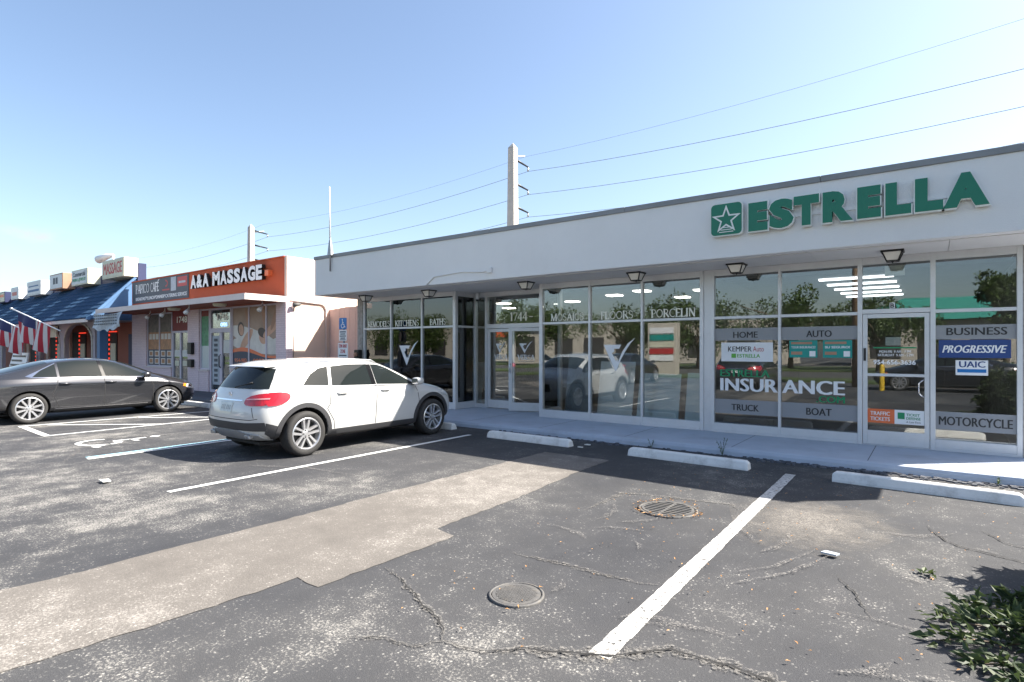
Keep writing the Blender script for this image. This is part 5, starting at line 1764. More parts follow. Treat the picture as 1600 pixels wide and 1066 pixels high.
class Car:
    def __init__(s, root, stations, rear, front, creases, paint, axles, wr, arch, track, paintkey):
        s.root = root
        cage = subdiv_body('cage', stations, rear, front, creases)
        def sub(o):
            m = o.modifiers.new('s', 'SUBSURF')
            m.levels = 3
            m.render_levels = 3
        full = evaluate(cage, [sub])
        bm = bmesh.new()
        bm.from_mesh(full)
        s.bvh = BVHTree.FromBMesh(bm)
        bm.free()
        cutters = []
        for ax in axles:
            for sd in (-1, 1):
                mb = MB()
                n = 40
                pr = [(ax + arch * math.cos(2 * math.pi * i / n), wr + arch * math.sin(2 * math.pi * i / n)) for i in range(n)]
                mb.prism(pr, lambda u, v, t: (u, t, v), sd * 0.52 - (0.0), sd * 1.2)
                me = bpy.data.meshes.new('c')
                me.from_pydata(mb.v, [], mb.f)
                b2_ = bmesh.new()
                b2_.from_mesh(me)
                bmesh.ops.recalc_face_normals(b2_, faces=b2_.faces)
                b2_.to_mesh(me)
                b2_.free()
                me.materials.append(MT['rubber_black'])
                co = bpy.data.objects.new('c', me)
                COL.objects.link(co)
                cutters.append(co)
        full.materials.clear()
        full.materials.append(MT[paintkey])
        full.materials.append(MT['rubber_black'])
        def boo(o):
            for c in cutters:
                m = o.modifiers.new('b', 'BOOLEAN')
                m.object = c
                m.operation = 'DIFFERENCE'
                m.solver = 'EXACT'
                m.material_mode = 'TRANSFER'
        body = evaluate(full, [boo])
        for c in cutters:
            bpy.data.objects.remove(c)
        body.polygons.foreach_set('use_smooth', [True] * len(body.polygons))
        s.body = link('body', body, root, local=True)
        s.body.name = 'body'
        try:
            body.set_sharp_from_angle(angle=R(38))
        except Exception:
            pass
    def hit(s, axis, u, v):
        if axis in 'RL':
            sd = -1 if axis == 'R' else 1
            o, d = Vector((u, sd * 3, v)), Vector((0, -sd, 0))
        elif axis in 'BF':
            sd = -1 if axis == 'B' else 1
            o, d = Vector((sd * 5, u, v)), Vector((-sd, 0, 0))
        else:
            o, d = Vector((u, v, 5)), Vector((0, 0, -1))
        h = s.bvh.ray_cast(o, d)
        if h[0] is None:
            h = s.bvh.find_nearest(o + d * (2.2 if axis in 'RL' else 2.9 if axis in 'BF' else 3.8))
            return h[0], h[1]
        n = h[1]
        if n.dot(d) > 0:
            n = -n
        return h[0], n
    def patch(s, name, m, axis, poly, off=0.004, parent=None, grid=0.07, depth=0.012):
        bm = bmesh.new()
        vs_ = [bm.verts.new((u, v, 0)) for u, v in poly]
        bm.faces.new(vs_)
        for ax in (0, 1):
            lo_ = min(p[ax] for p in poly)
            hi = max(p[ax] for p in poly)
            k = math.floor(lo_ / grid) + 1
            while k * grid < hi - 1e-4:
                co = [0, 0, 0]
                co[ax] = k * grid
                no = [0, 0, 0]
                no[ax] = 1
                bmesh.ops.bisect_plane(bm, geom=bm.verts[:] + bm.edges[:] + bm.faces[:], plane_co=co, plane_no=no)
                k += 1
        bmesh.ops.triangulate(bm, faces=[f for f in bm.faces if len(f.verts) > 4])
        bm.normal_update()
        bm.verts.index_update()
        bm.verts.ensure_lookup_table()
        out, inn = [], []
        for v in bm.verts:
            p, n = s.hit(axis, v.co.x, v.co.y)
            out.append(p + n * off)
            inn.append(p - n * depth)
        N = len(out)
        ff = [[v.index for v in f.verts] for f in bm.faces]
        be = [(e.link_loops[0].vert.index, e.link_loops[0].link_loop_next.vert.index) for e in bm.edges if e.is_boundary]
        bm.free()
        ff += [[a, a + N, b + N, b] for a, b in be]
        me = bpy.data.meshes.new(name)
        me.from_pydata([tuple(p) for p in out + inn], [], ff)
        b3_ = bmesh.new()
        b3_.from_mesh(me)
        bmesh.ops.recalc_face_normals(b3_, faces=b3_.faces)
        fc = max(b3_.faces, key=lambda f: f.calc_area())
        c = fc.calc_center_median()
        h = s.bvh.find_nearest(c)
        if fc.normal.dot(h[1]) < 0:
            bmesh.ops.reverse_faces(b3_, faces=b3_.faces)
        b3_.to_mesh(me)
        b3_.free()
        me.materials.append(MT[m])
        me.polygons.foreach_set('use_smooth', [True] * len(me.polygons))
        try:
            me.set_sharp_from_angle(angle=R(40))
        except Exception:
            pass
        o = link(name, me, parent or s.root, local=True)
        return o
    def line(s, axis, pts, w=0.013, m='rubber_black', name='panel_gap', parent=None, off=0.0015):
        """thin band along a polyline as a narrow polygon per segment, joined"""
        L, Rr = [], []
        P = [Vector(p) for p in pts]
        for i, p in enumerate(P):
            d = (P[min(i + 1, len(P) - 1)] - P[max(0, i - 1)]).normalized()
            q_ = Vector((-d.y, d.x)) * w / 2
            L.append(p + q_)
            Rr.append(p - q_)
        vv, ff = [], []
        for a, b in zip(L, Rr):
            for p in (a, b):
                h, n = s.hit(axis, p.x, p.y)
                vv.append(h + n * off)
        for i in range(len(P) - 1):
            ff.append((2 * i, 2 * i + 1, 2 * i + 3, 2 * i + 2))
        me = bpy.data.meshes.new(name)
        me.from_pydata([tuple(v) for v in vv], [], ff)
        me.materials.append(MT[m])
        return link(name, me, parent or s.body, local=True)

def fine(pts, step=0.05):
    out = []
    for a, b in zip(pts[:-1], pts[1:]):
        a, b = Vector(a), Vector(b)
        k = max(1, int((b - a).length / step))
        out += [tuple(a.lerp(b, i / k)) for i in range(k)]
    return out + [tuple(pts[-1])]

def smooth_poly(pts, n=2):
    for _ in range(n):
        o = []
        for i in range(len(pts)):
            a, b = pts[i], pts[(i + 1) % len(pts)]
            o += [(a[0] * .75 + b[0] * .25, a[1] * .75 + b[1] * .25), (a[0] * .25 + b[0] * .75, a[1] * .25 + b[1] * .75)]
        pts = o
    return pts

def wheel(root, x, y, r, w, spokes, side, double, rimr):
    """hub face towards side*y"""
    f = lambda a, b, c: (x + a, y + side * c, r + b)
    hw = w / 2
    tr = rimr
    t = MB().lathe([(tr - 0.005, -hw + .01), (tr + 0.02, -hw), (r - 0.035, -hw - 0.004), (r - 0.010, -hw + 0.02), (r, -hw + 0.05), (r, 0), (r, hw - 0.05), (r - 0.010, hw - 0.02), (r - 0.035, hw + 0.004), (tr + 0.02, hw), (tr - 0.005, hw - .01)], 48, f).obj('wheel', 'tyre', root, True, local=True)
    rim = MB()
    rim.lathe([(tr + 0.004, hw - 0.004), (tr - 0.012, hw + 0.002), (tr - 0.022, hw - 0.012), (tr - 0.03, hw - 0.06), (tr - 0.04, -hw + 0.02)], 48, f, 0)
    rim.lathe([(tr - 0.04, hw - 0.09), (0.02, hw - 0.09)], 32, f, 1)
    for k in range(spokes):
        a = 2 * math.pi * k / spokes + math.pi / 2
        offs = (-0.028, 0.028) if double else (0.0,)
        for o_ in offs:
            ca, sa = math.cos(a), math.sin(a)
            def P(rad, tang, dep):
                return f(rad * ca - tang * sa, rad * sa + tang * ca, dep)
            wi, wo = (0.020, 0.024) if double else (0.026, 0.024)
            o1 = o_ * 0.9
            o2 = o_ * (1.7 if double else 1)
            lo_ = [P(0.05, o1 - wi, hw - 0.065), P(tr - 0.02, o2 - wo, hw - 0.05), P(tr - 0.02, o2 + wo, hw - 0.05), P(0.05, o1 + wi, hw - 0.065)]
            hi = [P(0.05, o1 - wi * .7, hw - 0.022), P(tr - 0.02, o2 - wo * .75, hw - 0.010), P(tr - 0.02, o2 + wo * .75, hw - 0.010), P(0.05, o1 + wi * .7, hw - 0.022)]
            rim.hexa(lo_, hi, 0)
    rim.lathe([(0.075, hw - 0.06), (0.072, hw - 0.022), (0.034, hw - 0.016), (0.033, hw - 0.012), (0.002, hw - 0.01)], 24, f, 0)
    for k in range(5):
        a = 2 * math.pi * (k + .5) / 5
        rim.lathe([(0.012, hw - 0.02), (0.011, hw - 0.012), (0.001, hw - 0.012)], 8, lambda p, q_, c, a=a: f(0.054 * math.cos(a) + p, 0.054 * math.sin(a) + q_, c), 1)
    rim.obj('rim', ['alloy', 'wheel_dark'], t, local=True)
    return t

def arch_ring(ax, wr, r0, r1, a0, a1, n=22):
    o = [(ax + r1 * math.cos(R(a0 + (a1 - a0) * i / n)), wr + r1 * math.sin(R(a0 + (a1 - a0) * i / n))) for i in range(n + 1)]
    i_ = [(ax + r0 * math.cos(R(a1 + (a0 - a1) * i / n)), wr + r0 * math.sin(R(a1 + (a0 - a1) * i / n))) for i in range(n + 1)]
    return o + i_

def mirror_part(root, x, y, z, paint, side):
    mb = MB()
    n = 10
    st = [(-0.085, .55), (-0.07, .85), (-0.02, 1.0), (0.04, .95), (0.08, .72), (0.10, .35)]
    vv = []
    for dx, k in st:
        for j in range(n):
            t = 2 * math.pi * j / n
            c, s_ = math.cos(t), math.sin(t)
            sg_ = lambda q_: math.copysign(abs(q_) ** 0.6, q_)
            vv.append((x + dx, y + side * 0.11 + sg_(c) * 0.105 * k, z + sg_(s_) * 0.07 * k))
    ff = []
    for i in range(len(st) - 1):
        for j in range(n):
            ff.append((i * n + j, i * n + (j + 1) % n, (i + 1) * n + (j + 1) % n, (i + 1) * n + j))
    ff += [tuple(range(n - 1, -1, -1)), tuple((len(st) - 1) * n + j for j in range(n))]
    mb.add(vv, ff)
    o = mb.obj('wing_mirror', paint, root, True, local=True)
    MB().box(x - 0.088, x - 0.083, y + side * 0.11 - 0.075, y + side * 0.11 + 0.075, z - 0.045, z + 0.045).obj('mirror_glass', 'chrome', o, local=True)
    MB().tube([(x + 0.02, y - side * 0.04, z - 0.055), (x + 0.01, y + side * 0.06, z - 0.03)], [0.03, 0.025], 8).obj('mirror_arm', 'rubber_black', o, local=True)

# ---- white crossover
def build_suv(root, paint):
    st = [
        [(-2.06, 0, .25), (-2.06, .52, .25), (-2.0, .80, .36), (-2.04, .855, .62), (-1.97, .84, .86), (-1.90, .785, 1.02), (-1.66, .63, 1.35), (-1.80, .42, 1.415), (-1.86, 0, 1.43)],
        [(-1.75, 0, .26), (-1.75, .6, .26), (-1.75, .86, .34), (-1.75, .895, .62), (-1.72, .89, .88), (-1.66, .825, 1.04), (-1.48, .65, 1.385), (-1.55, .44, 1.455), (-1.58, 0, 1.47)],
        [(-1.37, 0, .22), (-1.37, .65, .22), (-1.37, .875, .30), (-1.37, .905, .60), (-1.37, .902, .89), (-1.34, .845, 1.035), (-1.2, .665, 1.40), (-1.2, .46, 1.475), (-1.2, 0, 1.49)],
        [(-.9, 0, .2), (-.9, .65, .2), (-.9, .865, .28), (-.9, .895, .55), (-.9, .90, .88), (-.9, .85, 1.02), (-.85, .675, 1.415), (-.85, .47, 1.485), (-.85, 0, 1.50)],
        [(-.3, 0, .2), (-.3, .65, .2), (-.3, .86, .27), (-.3, .885, .52), (-.3, .895, .87), (-.3, .85, 1.0), (-.3, .685, 1.42), (-.3, .48, 1.49), (-.3, 0, 1.505)],
        [(.25, 0, .2), (.25, .65, .2), (.25, .86, .27), (.25, .885, .52), (.25, .895, .86), (.25, .85, .985), (.15, .675, 1.40), (.2, .475, 1.47), (.25, 0, 1.49)],
        [(.7, 0, .2), (.7, .65, .2), (.7, .86, .27), (.7, .888, .52), (.7, .897, .855), (.7, .85, .975), (.62, .685, 1.235), (.68, .48, 1.30), (.74, 0, 1.325)],
        [(1.08, 0, .2), (1.08, .65, .2), (1.08, .87, .28), (1.08, .895, .55), (1.08, .90, .85), (1.08, .845, .96), (1.05, .735, 1.03), (1.12, .5, 1.07), (1.18, 0, 1.09)],
        [(1.38, 0, .2), (1.38, .65, .2), (1.38, .87, .3), (1.38, .90, .6), (1.38, .90, .85), (1.36, .83, .94), (1.36, .68, .985), (1.40, .46, 1.01), (1.44, 0, 1.02)],
        [(1.78, 0, .22), (1.78, .6, .22), (1.78, .85, .32), (1.78, .885, .58), (1.77, .865, .80), (1.76, .775, .87), (1.76, .61, .915), (1.78, .42, .935), (1.8, 0, .945)],
        [(2.06, 0, .25), (2.06, .5, .25), (1.97, .78, .33), (2.0, .82, .56), (1.98, .77, .72), (2.0, .67, .79), (2.02, .52, .83), (2.06, .35, .85), (2.08, 0, .86)],
    ]
    rear = {3: ((-2.18, .55, .56), (-2.21, .56)), 4: ((-2.10, .55, .86), (-2.13, .86)), 5: ((-2.02, .52, 1.03), (-2.06, 1.03))}
    front = {3: ((2.17, .5, .52), (2.22, .52)), 4: ((2.15, .5, .68), (2.19, .68)), 5: ((2.11, .44, .78), (2.14, .78))}
    cr = [(4, .45, 0, 10), (5, .55, 0, 8), (6, .35, 0, 8), (2, .3, 0, 10)]
    c = Car(root, st, rear, front, cr, paint, (-1.37, 1.37), 0.345, 0.405, 0.8, paint)
    for sd, ax in ((-1, 'R'), (1, 'L')):
        sr = c.patch('side_window', 'car_glass', ax, [(.06, 1.035), (.03, 1.375), (.20, 1.365), (.40, 1.30), (.68, 1.165), (.95, 1.015), (.93, .995)], parent=root)
        c.patch('side_window', 'car_glass', ax, [(-.86, 1.055), (-.80, 1.36), (-.45, 1.385), (-.06, 1.38), (.0, 1.03)])
        c.patch('quarter_window', 'car_glass', ax, [(-1.37, 1.085), (-1.34, 1.12), (-1.20, 1.25), (-1.03, 1.335), (-.86, 1.362), (-.92, 1.062), (-1.2, 1.075)])
        c.patch('pillar_trim', 'gloss_black', ax, [(-.045, 1.035), (-.075, 1.375), (.02, 1.375), (.045, 1.035)], off=0.006)
        c.patch('belt_trim', 'chrome', ax, fine([(-1.30, 1.055), (-.3, 1.012), (.9, .975)], .2) + list(reversed(fine([(-1.30, 1.068), (-.3, 1.025), (.9, .987)], .2))), off=0.005, depth=0.004)
        for axx, nm in ((-1.37, 'rear'), (1.37, 'front')):
            c.patch('wheel_arch_trim', 'cladding', ax, arch_ring(axx, .345, .408, .475, -8, 188), off=0.012, grid=0.05, depth=0.03)
        c.patch('sill_cladding', 'cladding', ax, [(-.95, .225), (.95, .225), (.90, .36), (-.90, .36)], off=0.012, depth=0.03)
        c.patch('bumper_cladding', 'cladding', ax, [(-1.97, .40), (-1.83, .30), (-1.80, .50), (-1.98, .56)], off=0.008)
        for pts in ([(-.99, .70), (-.93, .78), (-.93, 1.03)], [(.0, .365), (.01, .7), (.03, 1.03)], [(1.0, .365), (1.02, .7), (.96, .96)], [(-.99, .70), (-.86, .50), (-.84, .365)]):
            c.line(ax, fine(pts, 0.04))
        c.line(ax, fine([(-1.6, .93), (-.6, .90), (.9, .87)], .06), 0.008, 'cladding' if False else paint, 'body_crease', off=0.006)
        for hx in (-.70, .22):
            p, n = c.hit(ax, hx, .925)
            y = p.y + n.y * 0.03
            MB().tube([(hx - 0.10, p.y, .927), (hx - 0.07, y, .928), (hx + 0.07, y, .926), (hx + 0.10, p.y, .924)], 0.014, 8).obj('door_handle', paint, root, True, local=True)
            MB().tube([(hx - 0.055, p.y + n.y * .002, .915), (hx + 0.055, p.y + n.y * .002, .913)], 0.012, 6).obj('handle_recess', 'rubber_black', root, True, local=True)
        mirror_part(root, .90, sd * .88, 1.055, paint, sd)
        # roof rail
        MB().tube([(-1.30, sd * .60, 1.40), (-1.2, sd * .605, 1.445), (-.3, sd * .63, 1.468), (.1, sd * .62, 1.448), (.2, sd * .615, 1.40)], 0.012, 6).obj('roof_rail', 'silver_plastic', root, True, local=True)
        # tail lamps: rear and side pieces
        t = c.patch('tail_lamp', 'tail_red', 'B', smooth_poly([(sd * .42, .84), (sd * .50, .80), (sd * .84, .81), (sd * .85, .90), (sd * .82, .98), (sd * .70, .985), (sd * .46, .93)], 1), off=0.012, depth=0.02)
        c.patch('lamp_strip', 'tail_clear', 'B', [(sd * .46, .885), (sd * .80, .90), (sd * .80, .918), (sd * .46, .90)] if sd > 0 else [(sd * .46, .885), (sd * .46, .90), (sd * .80, .918), (sd * .80, .90)], off=0.015, parent=t)
        c.patch('tail_lamp', 'tail_red', ax, smooth_poly([(-1.99, .80), (-1.80, .81), (-1.64, .885), (-1.61, .96), (-1.70, 1.0), (-1.95, .99)], 1), off=0.012, depth=0.02)
        c.patch('head_lamp', 'lamp_clear', ax, smooth_poly([(1.60, .76), (1.92, .70), (1.94, .78), (1.66, .86)], 1), off=0.006)
        wheel(root, -1.37, sd * .80, .345, .235, 5, sd, True, .245)
        wheel(root, 1.37, sd * .80, .345, .235, 5, sd, True, .245)
        MB().hexa([(-2.0, sd * .5 - .07, .325), (-2.11, sd * .5 - .075, .32), (-2.11, sd * .5 + .075, .32), (-2.0, sd * .5 + .07, .325)], [(-2.0, sd * .5 - .06, .375), (-2.115, sd * .5 - .06, .375), (-2.115, sd * .5 + .06, .375), (-2.0, sd * .5 + .06, .375)]).obj('exhaust_tip', 'grey_metal', root, bevel=0.01, local=True)
    # rear
    c.patch('rear_window', 'car_glass', 'B', [(-.72, 1.05), (-.5, 1.045), (.5, 1.045), (.72, 1.05), (.66, 1.20), (.585, 1.335), (.3, 1.37), (-.3, 1.37), (-.585, 1.335), (-.66, 1.20)], off=0.006)
    c.patch('windshield', 'car_glass', 'T', [(1.04, -.66), (1.10, -.3), (1.12, 0), (1.10, .3), (1.04, .66), (.40, .60), (.46, 0), (.40, -.60)], off=0.005)
    MB().hexa([(-1.85, -.54, 1.365), (-1.85, .54, 1.365), (-1.55, .58, 1.38), (-1.55, -.58, 1.38)], [(-1.83, -.52, 1.385), (-1.83, .52, 1.385), (-1.45, .52, 1.44), (-1.45, -.52, 1.44)]).obj('roof_spoiler', paint, root, bevel=0.012, local=True)
    MB().tube([(-2.035, -.05, 1.06), (-1.99, -.3, 1.11), (-1.97, -.42, 1.14)], 0.012, 6).obj('rear_wiper', 'rubber_black', root, True, local=True)
    c.patch('handle_strip', 'chrome', 'B', [(-.38, .865), (.38, .865), (.38, .885), (-.38, .885)], off=0.012)
    pl = c.patch('number_plate', 'plate', 'B', [(-.16, .70), (.16, .70), (.16, .84), (-.16, .84)], off=0.012)
    for k in range(6):
        u = -.125 + k * .042 + (.02 if k > 2 else 0)
        c.patch('plate_mark', 'grey_metal', 'B', [(u, .735), (u + .018, .735), (u + .018, .80), (u, .80)], off=0.014, parent=pl, depth=0.0)
    c.patch('bumper_cladding', 'cladding', 'B', [(-.80, .44), (.80, .44), (.80, .57), (.5, .555), (-.5, .555), (-.80, .57)], off=0.010, depth=0.02)
    c.patch('skid_plate', 'silver_plastic', 'B', [(-.70, .30), (.70, .30), (.68, .38), (.3, .43), (-.3, .43), (-.68, .38)], off=0.018, depth=0.03)
    for pts in ([(-.72, .62), (-.60, .60), (.60, .60), (.72, .62)], [(-.66, .63), (-.60, .78)], [(.66, .63), (.60, .78)]):
        c.line('B', fine(pts, .05), 0.010)
    p, n = c.hit('B', 0, .955)
    MB().lathe([(0.042, 0.0), (0.045, 0.008), (0.036, 0.012), (0.034, 0.004)], 24, lambda a, b, h: (p.x - h - .003, a, .955 + b)).obj('round_badge', 'chrome', root, True, local=True)
    em_ = MB()
    for a in (90, 210, 330):
        stroke(em_, [(0, 0), (0.036 * math.cos(R(a)), 0.036 * math.sin(R(a)))], 0.008, lambda q_: q_, lambda u, v, t: (p.x - 0.010 - t, u, .955 + v), 0, 0.0)
    em_.obj('badge_star', 'chrome', root, local=True)
    MB().box(-1.9, 1.9, -.5, .5, .20, .24).obj('underbody', 'rubber_black', root, local=True)
    c.patch('front_grille', 'rubber_black', 'F', [(-.5, .50), (.5, .50), (.46, .70), (-.46, .70)], off=0.006)
    return c

def build_sedan(root, paint):
    st = [
        [(-2.30, 0, .32), (-2.30, .5, .32), (-2.24, .78, .40), (-2.32, .83, .60), (-2.29, .81, .82), (-2.26, .75, .96), (-2.27, .64, 1.035), (-2.32, .42, 1.06), (-2.34, 0, 1.07)],
        [(-1.93, 0, .22), (-1.93, .6, .22), (-1.93, .87, .32), (-1.93, .905, .6), (-1.93, .90, .86), (-1.90, .84, .985), (-1.90, .67, 1.07), (-1.92, .46, 1.095), (-1.94, 0, 1.105)],
        [(-1.42, 0, .19), (-1.42, .65, .19), (-1.42, .88, .30), (-1.42, .92, .60), (-1.42, .917, .88), (-1.42, .865, .985), (-1.42, .645, 1.19), (-1.44, .46, 1.235), (-1.46, 0, 1.25)],
        [(-.88, 0, .17), (-.88, .65, .17), (-.88, .87, .25), (-.88, .905, .52), (-.88, .915, .86), (-.88, .87, .97), (-.88, .635, 1.35), (-.9, .44, 1.39), (-.92, 0, 1.405)],
        [(-.3, 0, .17), (-.3, .65, .17), (-.3, .865, .24), (-.3, .895, .5), (-.3, .91, .84), (-.3, .87, .955), (-.3, .635, 1.40), (-.3, .44, 1.435), (-.3, 0, 1.45)],
        [(.25, 0, .17), (.25, .65, .17), (.25, .865, .24), (.25, .895, .5), (.25, .91, .83), (.25, .87, .945), (.22, .63, 1.36), (.25, .44, 1.405), (.28, 0, 1.425)],
        [(.75, 0, .17), (.75, .65, .17), (.75, .867, .24), (.75, .9, .5), (.75, .91, .82), (.75, .865, .93), (.70, .65, 1.18), (.76, .46, 1.235), (.82, 0, 1.26)],
        [(1.2, 0, .17), (1.2, .65, .17), (1.2, .875, .25), (1.2, .905, .52), (1.2, .91, .81), (1.2, .855, .915), (1.16, .72, .985), (1.24, .5, 1.02), (1.30, 0, 1.035)],
        [(1.48, 0, .17), (1.48, .65, .17), (1.48, .88, .28), (1.48, .91, .56), (1.48, .90, .80), (1.46, .83, .885), (1.46, .68, .935), (1.50, .46, .96), (1.54, 0, .97)],
        [(1.95, 0, .19), (1.95, .6, .19), (1.95, .85, .30), (1.95, .885, .54), (1.94, .855, .72), (1.93, .76, .79), (1.94, .6, .83), (1.97, .42, .85), (2.0, 0, .86)],
        [(2.20, 0, .22), (2.20, .5, .22), (2.10, .77, .30), (2.13, .80, .48), (2.11, .75, .62), (2.13, .65, .69), (2.16, .52, .72), (2.20, .35, .745), (2.23, 0, .75)],
    ]
    rear = {3: ((-2.43, .52, .58), (-2.46, .58)), 4: ((-2.42, .52, .80), (-2.45, .80)), 5: ((-2.41, .48, .96), (-2.44, .97))}
    front = {3: ((2.32, .48, .44), (2.37, .44)), 4: ((2.29, .48, .58), (2.34, .58)), 5: ((2.26, .44, .68), (2.30, .69))}
    cr = [(4, .4, 0, 10), (5, .55, 0, 8), (6, .3, 0, 8), (2, .3, 0, 10)]
    c = Car(root, st, rear, front, cr, paint, (-1.42, 1.42), 0.335, 0.385, 0.8, paint)
    for sd, ax in ((-1, 'R'), (1, 'L')):
        c.patch('side_window', 'car_glass', ax, smooth_poly([(.04, .985), (.04, .99), (-.02, 1.345), (.0, 1.352), (.20, 1.335), (.52, 1.21), (.82, 1.06), (.98, .965), (.96, .955)], 1))
        c.patch('side_window', 'car_glass', ax, [(-.86, 1.005), (-.86, 1.325), (-.5, 1.36), (-.09, 1.355), (-.03, .985)])
        c.patch('quarter_window', 'car_glass', ax, [(-1.36, 1.02), (-1.20, 1.15), (-.91, 1.295), (-.91, 1.005)])
        c.patch('pillar_trim', 'gloss_black', ax, [(-.03, .985), (-.085, 1.355), (-.02, 1.352), (.04, .985)], off=0.005)
        c.patch('window_trim', 'chrome', ax, fine([(-1.48, 1.03), (-1.36, 1.0), (-.9, .985), (.0, .965), (.95, .94)], .2) + list(reversed(fine([(-1.36, 1.015), (-.9, 1.0), (.0, .98), (.95, .953)], .2))), off=0.006, depth=0.004)
        c.patch('window_trim', 'chrome', ax, [(-1.48, 1.03), (-1.20, 1.165), (-.90, 1.325), (-.90, 1.31), (-1.20, 1.148), (-1.36, 1.015)], off=0.006, depth=0.004)
        c.patch('sill_trim', 'chrome', ax, fine([(-.95, .285), (.95, .285)], .2) + list(reversed(fine([(-.95, .30), (.95, .30)], .2))), off=0.006, depth=0.004)
        c.patch('sill_trim', 'cladding', ax, [(-.97, .20), (.97, .20), (.95, .275), (-.95, .275)], off=0.004)
        for pts in ([(-1.02, .62), (-.95, .75), (-.90, .96)], [(-1.02, .62), (-.93, .45), (-.88, .33)], [(.0, .33), (.01, .7), (.0, .96)], [(1.06, .33), (1.08, .7), (1.0, .93)]):
            c.line(ax, fine(pts, 0.04))
        c.line(ax, fine([(-1.75, .83), (-.6, .84), (.6, .815), (1.4, .78)], .06), 0.008, paint, 'body_crease', off=0.007)
        for hx in (-.78, .13):
            p, n = c.hit(ax, hx, .855)
            y = p.y + n.y * 0.03
            MB().tube([(hx - 0.11, p.y, .857), (hx - 0.08, y, .858), (hx + 0.08, y, .856), (hx + 0.11, p.y, .854)], 0.015, 8).obj('door_handle', paint, root, True, local=True)
            MB().tube([(hx - 0.06, p.y + n.y * .002, .845), (hx + 0.06, p.y + n.y * .002, .843)], 0.015, 6).obj('handle_recess', 'rubber_black', root, True, local=True)
        mirror_part(root, .86, sd * .89, 1.005, paint, sd)
        h_ = c.patch('head_lamp', 'lamp_clear', ax, smooth_poly([(1.86, .63), (2.10, .585), (2.15, .64), (2.10, .69), (1.90, .73)], 1), off=0.006)
        c.patch('side_marker', 'amber', ax, [(1.80, .665), (1.88, .645), (1.90, .72), (1.83, .73)], off=0.007)
        c.patch('head_lamp', 'lamp_clear', 'F', smooth_poly([(sd * .48, .56), (sd * .78, .58), (sd * .78, .66), (sd * .5, .62)], 1) if sd > 0 else smooth_poly([(sd * .48, .56), (sd * .5, .62), (sd * .78, .66), (sd * .78, .58)], 1), off=0.006)
        c.patch('tail_lamp', 'tail_red', ax, smooth_poly([(-2.28, .80), (-2.0, .86), (-2.02, .91), (-2.28, .93)], 1), off=0.008)
        c.patch('tail_lamp', 'tail_red', 'B', smooth_poly([(sd * .42, .80), (sd * .80, .80), (sd * .80, .92), (sd * .45, .88)], 1), off=0.008)
        wheel(root, -1.42, sd * .815, .335, .225, 10, sd, False, .25)
        wheel(root, 1.42, sd * .815, .335, .225, 10, sd, False, .25)
    c.patch('rear_window', 'car_glass', 'T', [(-1.86, -.58), (-1.90, 0), (-1.86, .58), (-1.02, .56), (-1.0, 0), (-1.02, -.56)], off=0.004)
    c.patch('windshield', 'car_glass', 'T', [(1.14, -.66), (1.20, -.3), (1.22, 0), (1.20, .3), (1.14, .66), (.38, .55), (.44, 0), (.38, -.55)], off=0.005)
    c.patch('front_grille', 'rubber_black', 'F', [(-.45, .36), (.45, .36), (.50, .58), (-.50, .58)], off=0.006)
    c.patch('lower_grille', 'rubber_black', 'F', [(-.6, .25), (.6, .25), (.55, .31), (-.55, .31)], off=0.006)
    for pts in ([(-.52, .0)], ):
        pass
    c.line('T', fine([(1.22, -.70), (1.8, -.66), (2.12, -.52)], .06), 0.010)
    c.line('T', fine([(1.22, .70), (1.8, .66), (2.12, .52)], .06), 0.010)
    MB().box(-2.0, 2.0, -.5, .5, .17, .21).obj('underbody', 'rubber_black', root, local=True)
    pl = c.patch('number_plate', 'plate', 'B', [(-.16, .62), (.16, .62), (.16, .76), (-.16, .76)], off=0.012)
    return c

suv = thing('parked_crossover', 'white crossover car parked nose-in, with black wheel arches', 'car', (-8.62, 6.51, 0), 'cars parked in the lot', rz=R(90))
build_suv(suv, 'white_paint')
sedan = thing('parked_sedan', 'dark grey sedan parked at the left edge in front of the cafe', 'car', (-16.82, 5.12, 0), 'cars parked in the lot', rz=R(91.5))
build_sedan(sedan, 'grey_paint')

# ------------------------------------------------------------------ cut branches on the asphalt
def leaf_shape(mb, p, d, up_, L, wd, mi=0):
    """folded leaf of two quads and two triangles"""
    d = d.normalized()
    s_ = d.cross(up_)
    if s_.length < 1e-3:
        s_ = Vector((1, 0, 0))
    s_.normalize()
    n = s_.cross(d)
    a = p
    b = p + d * L * 0.45 - n * 0.05 * L
    c = p + d * L - n * 0.22 * L
    l_ = p + d * L * 0.42 + s_ * wd * 0.5 + n * wd * 0.22
    r_ = p + d * L * 0.42 - s_ * wd * 0.5 + n * wd * 0.22
    mb.add([a, b, c, l_, r_], [(0, 1, 3), (1, 2, 3), (0, 4, 1), (1, 4, 2)], mi)

def rv(q_):
    while True:
        v = Vector((q_.uniform(-1, 1), q_.uniform(-1, 1), q_.uniform(-1, 1)))
        if 0.05 < v.length < 1:
            return v.normalized()

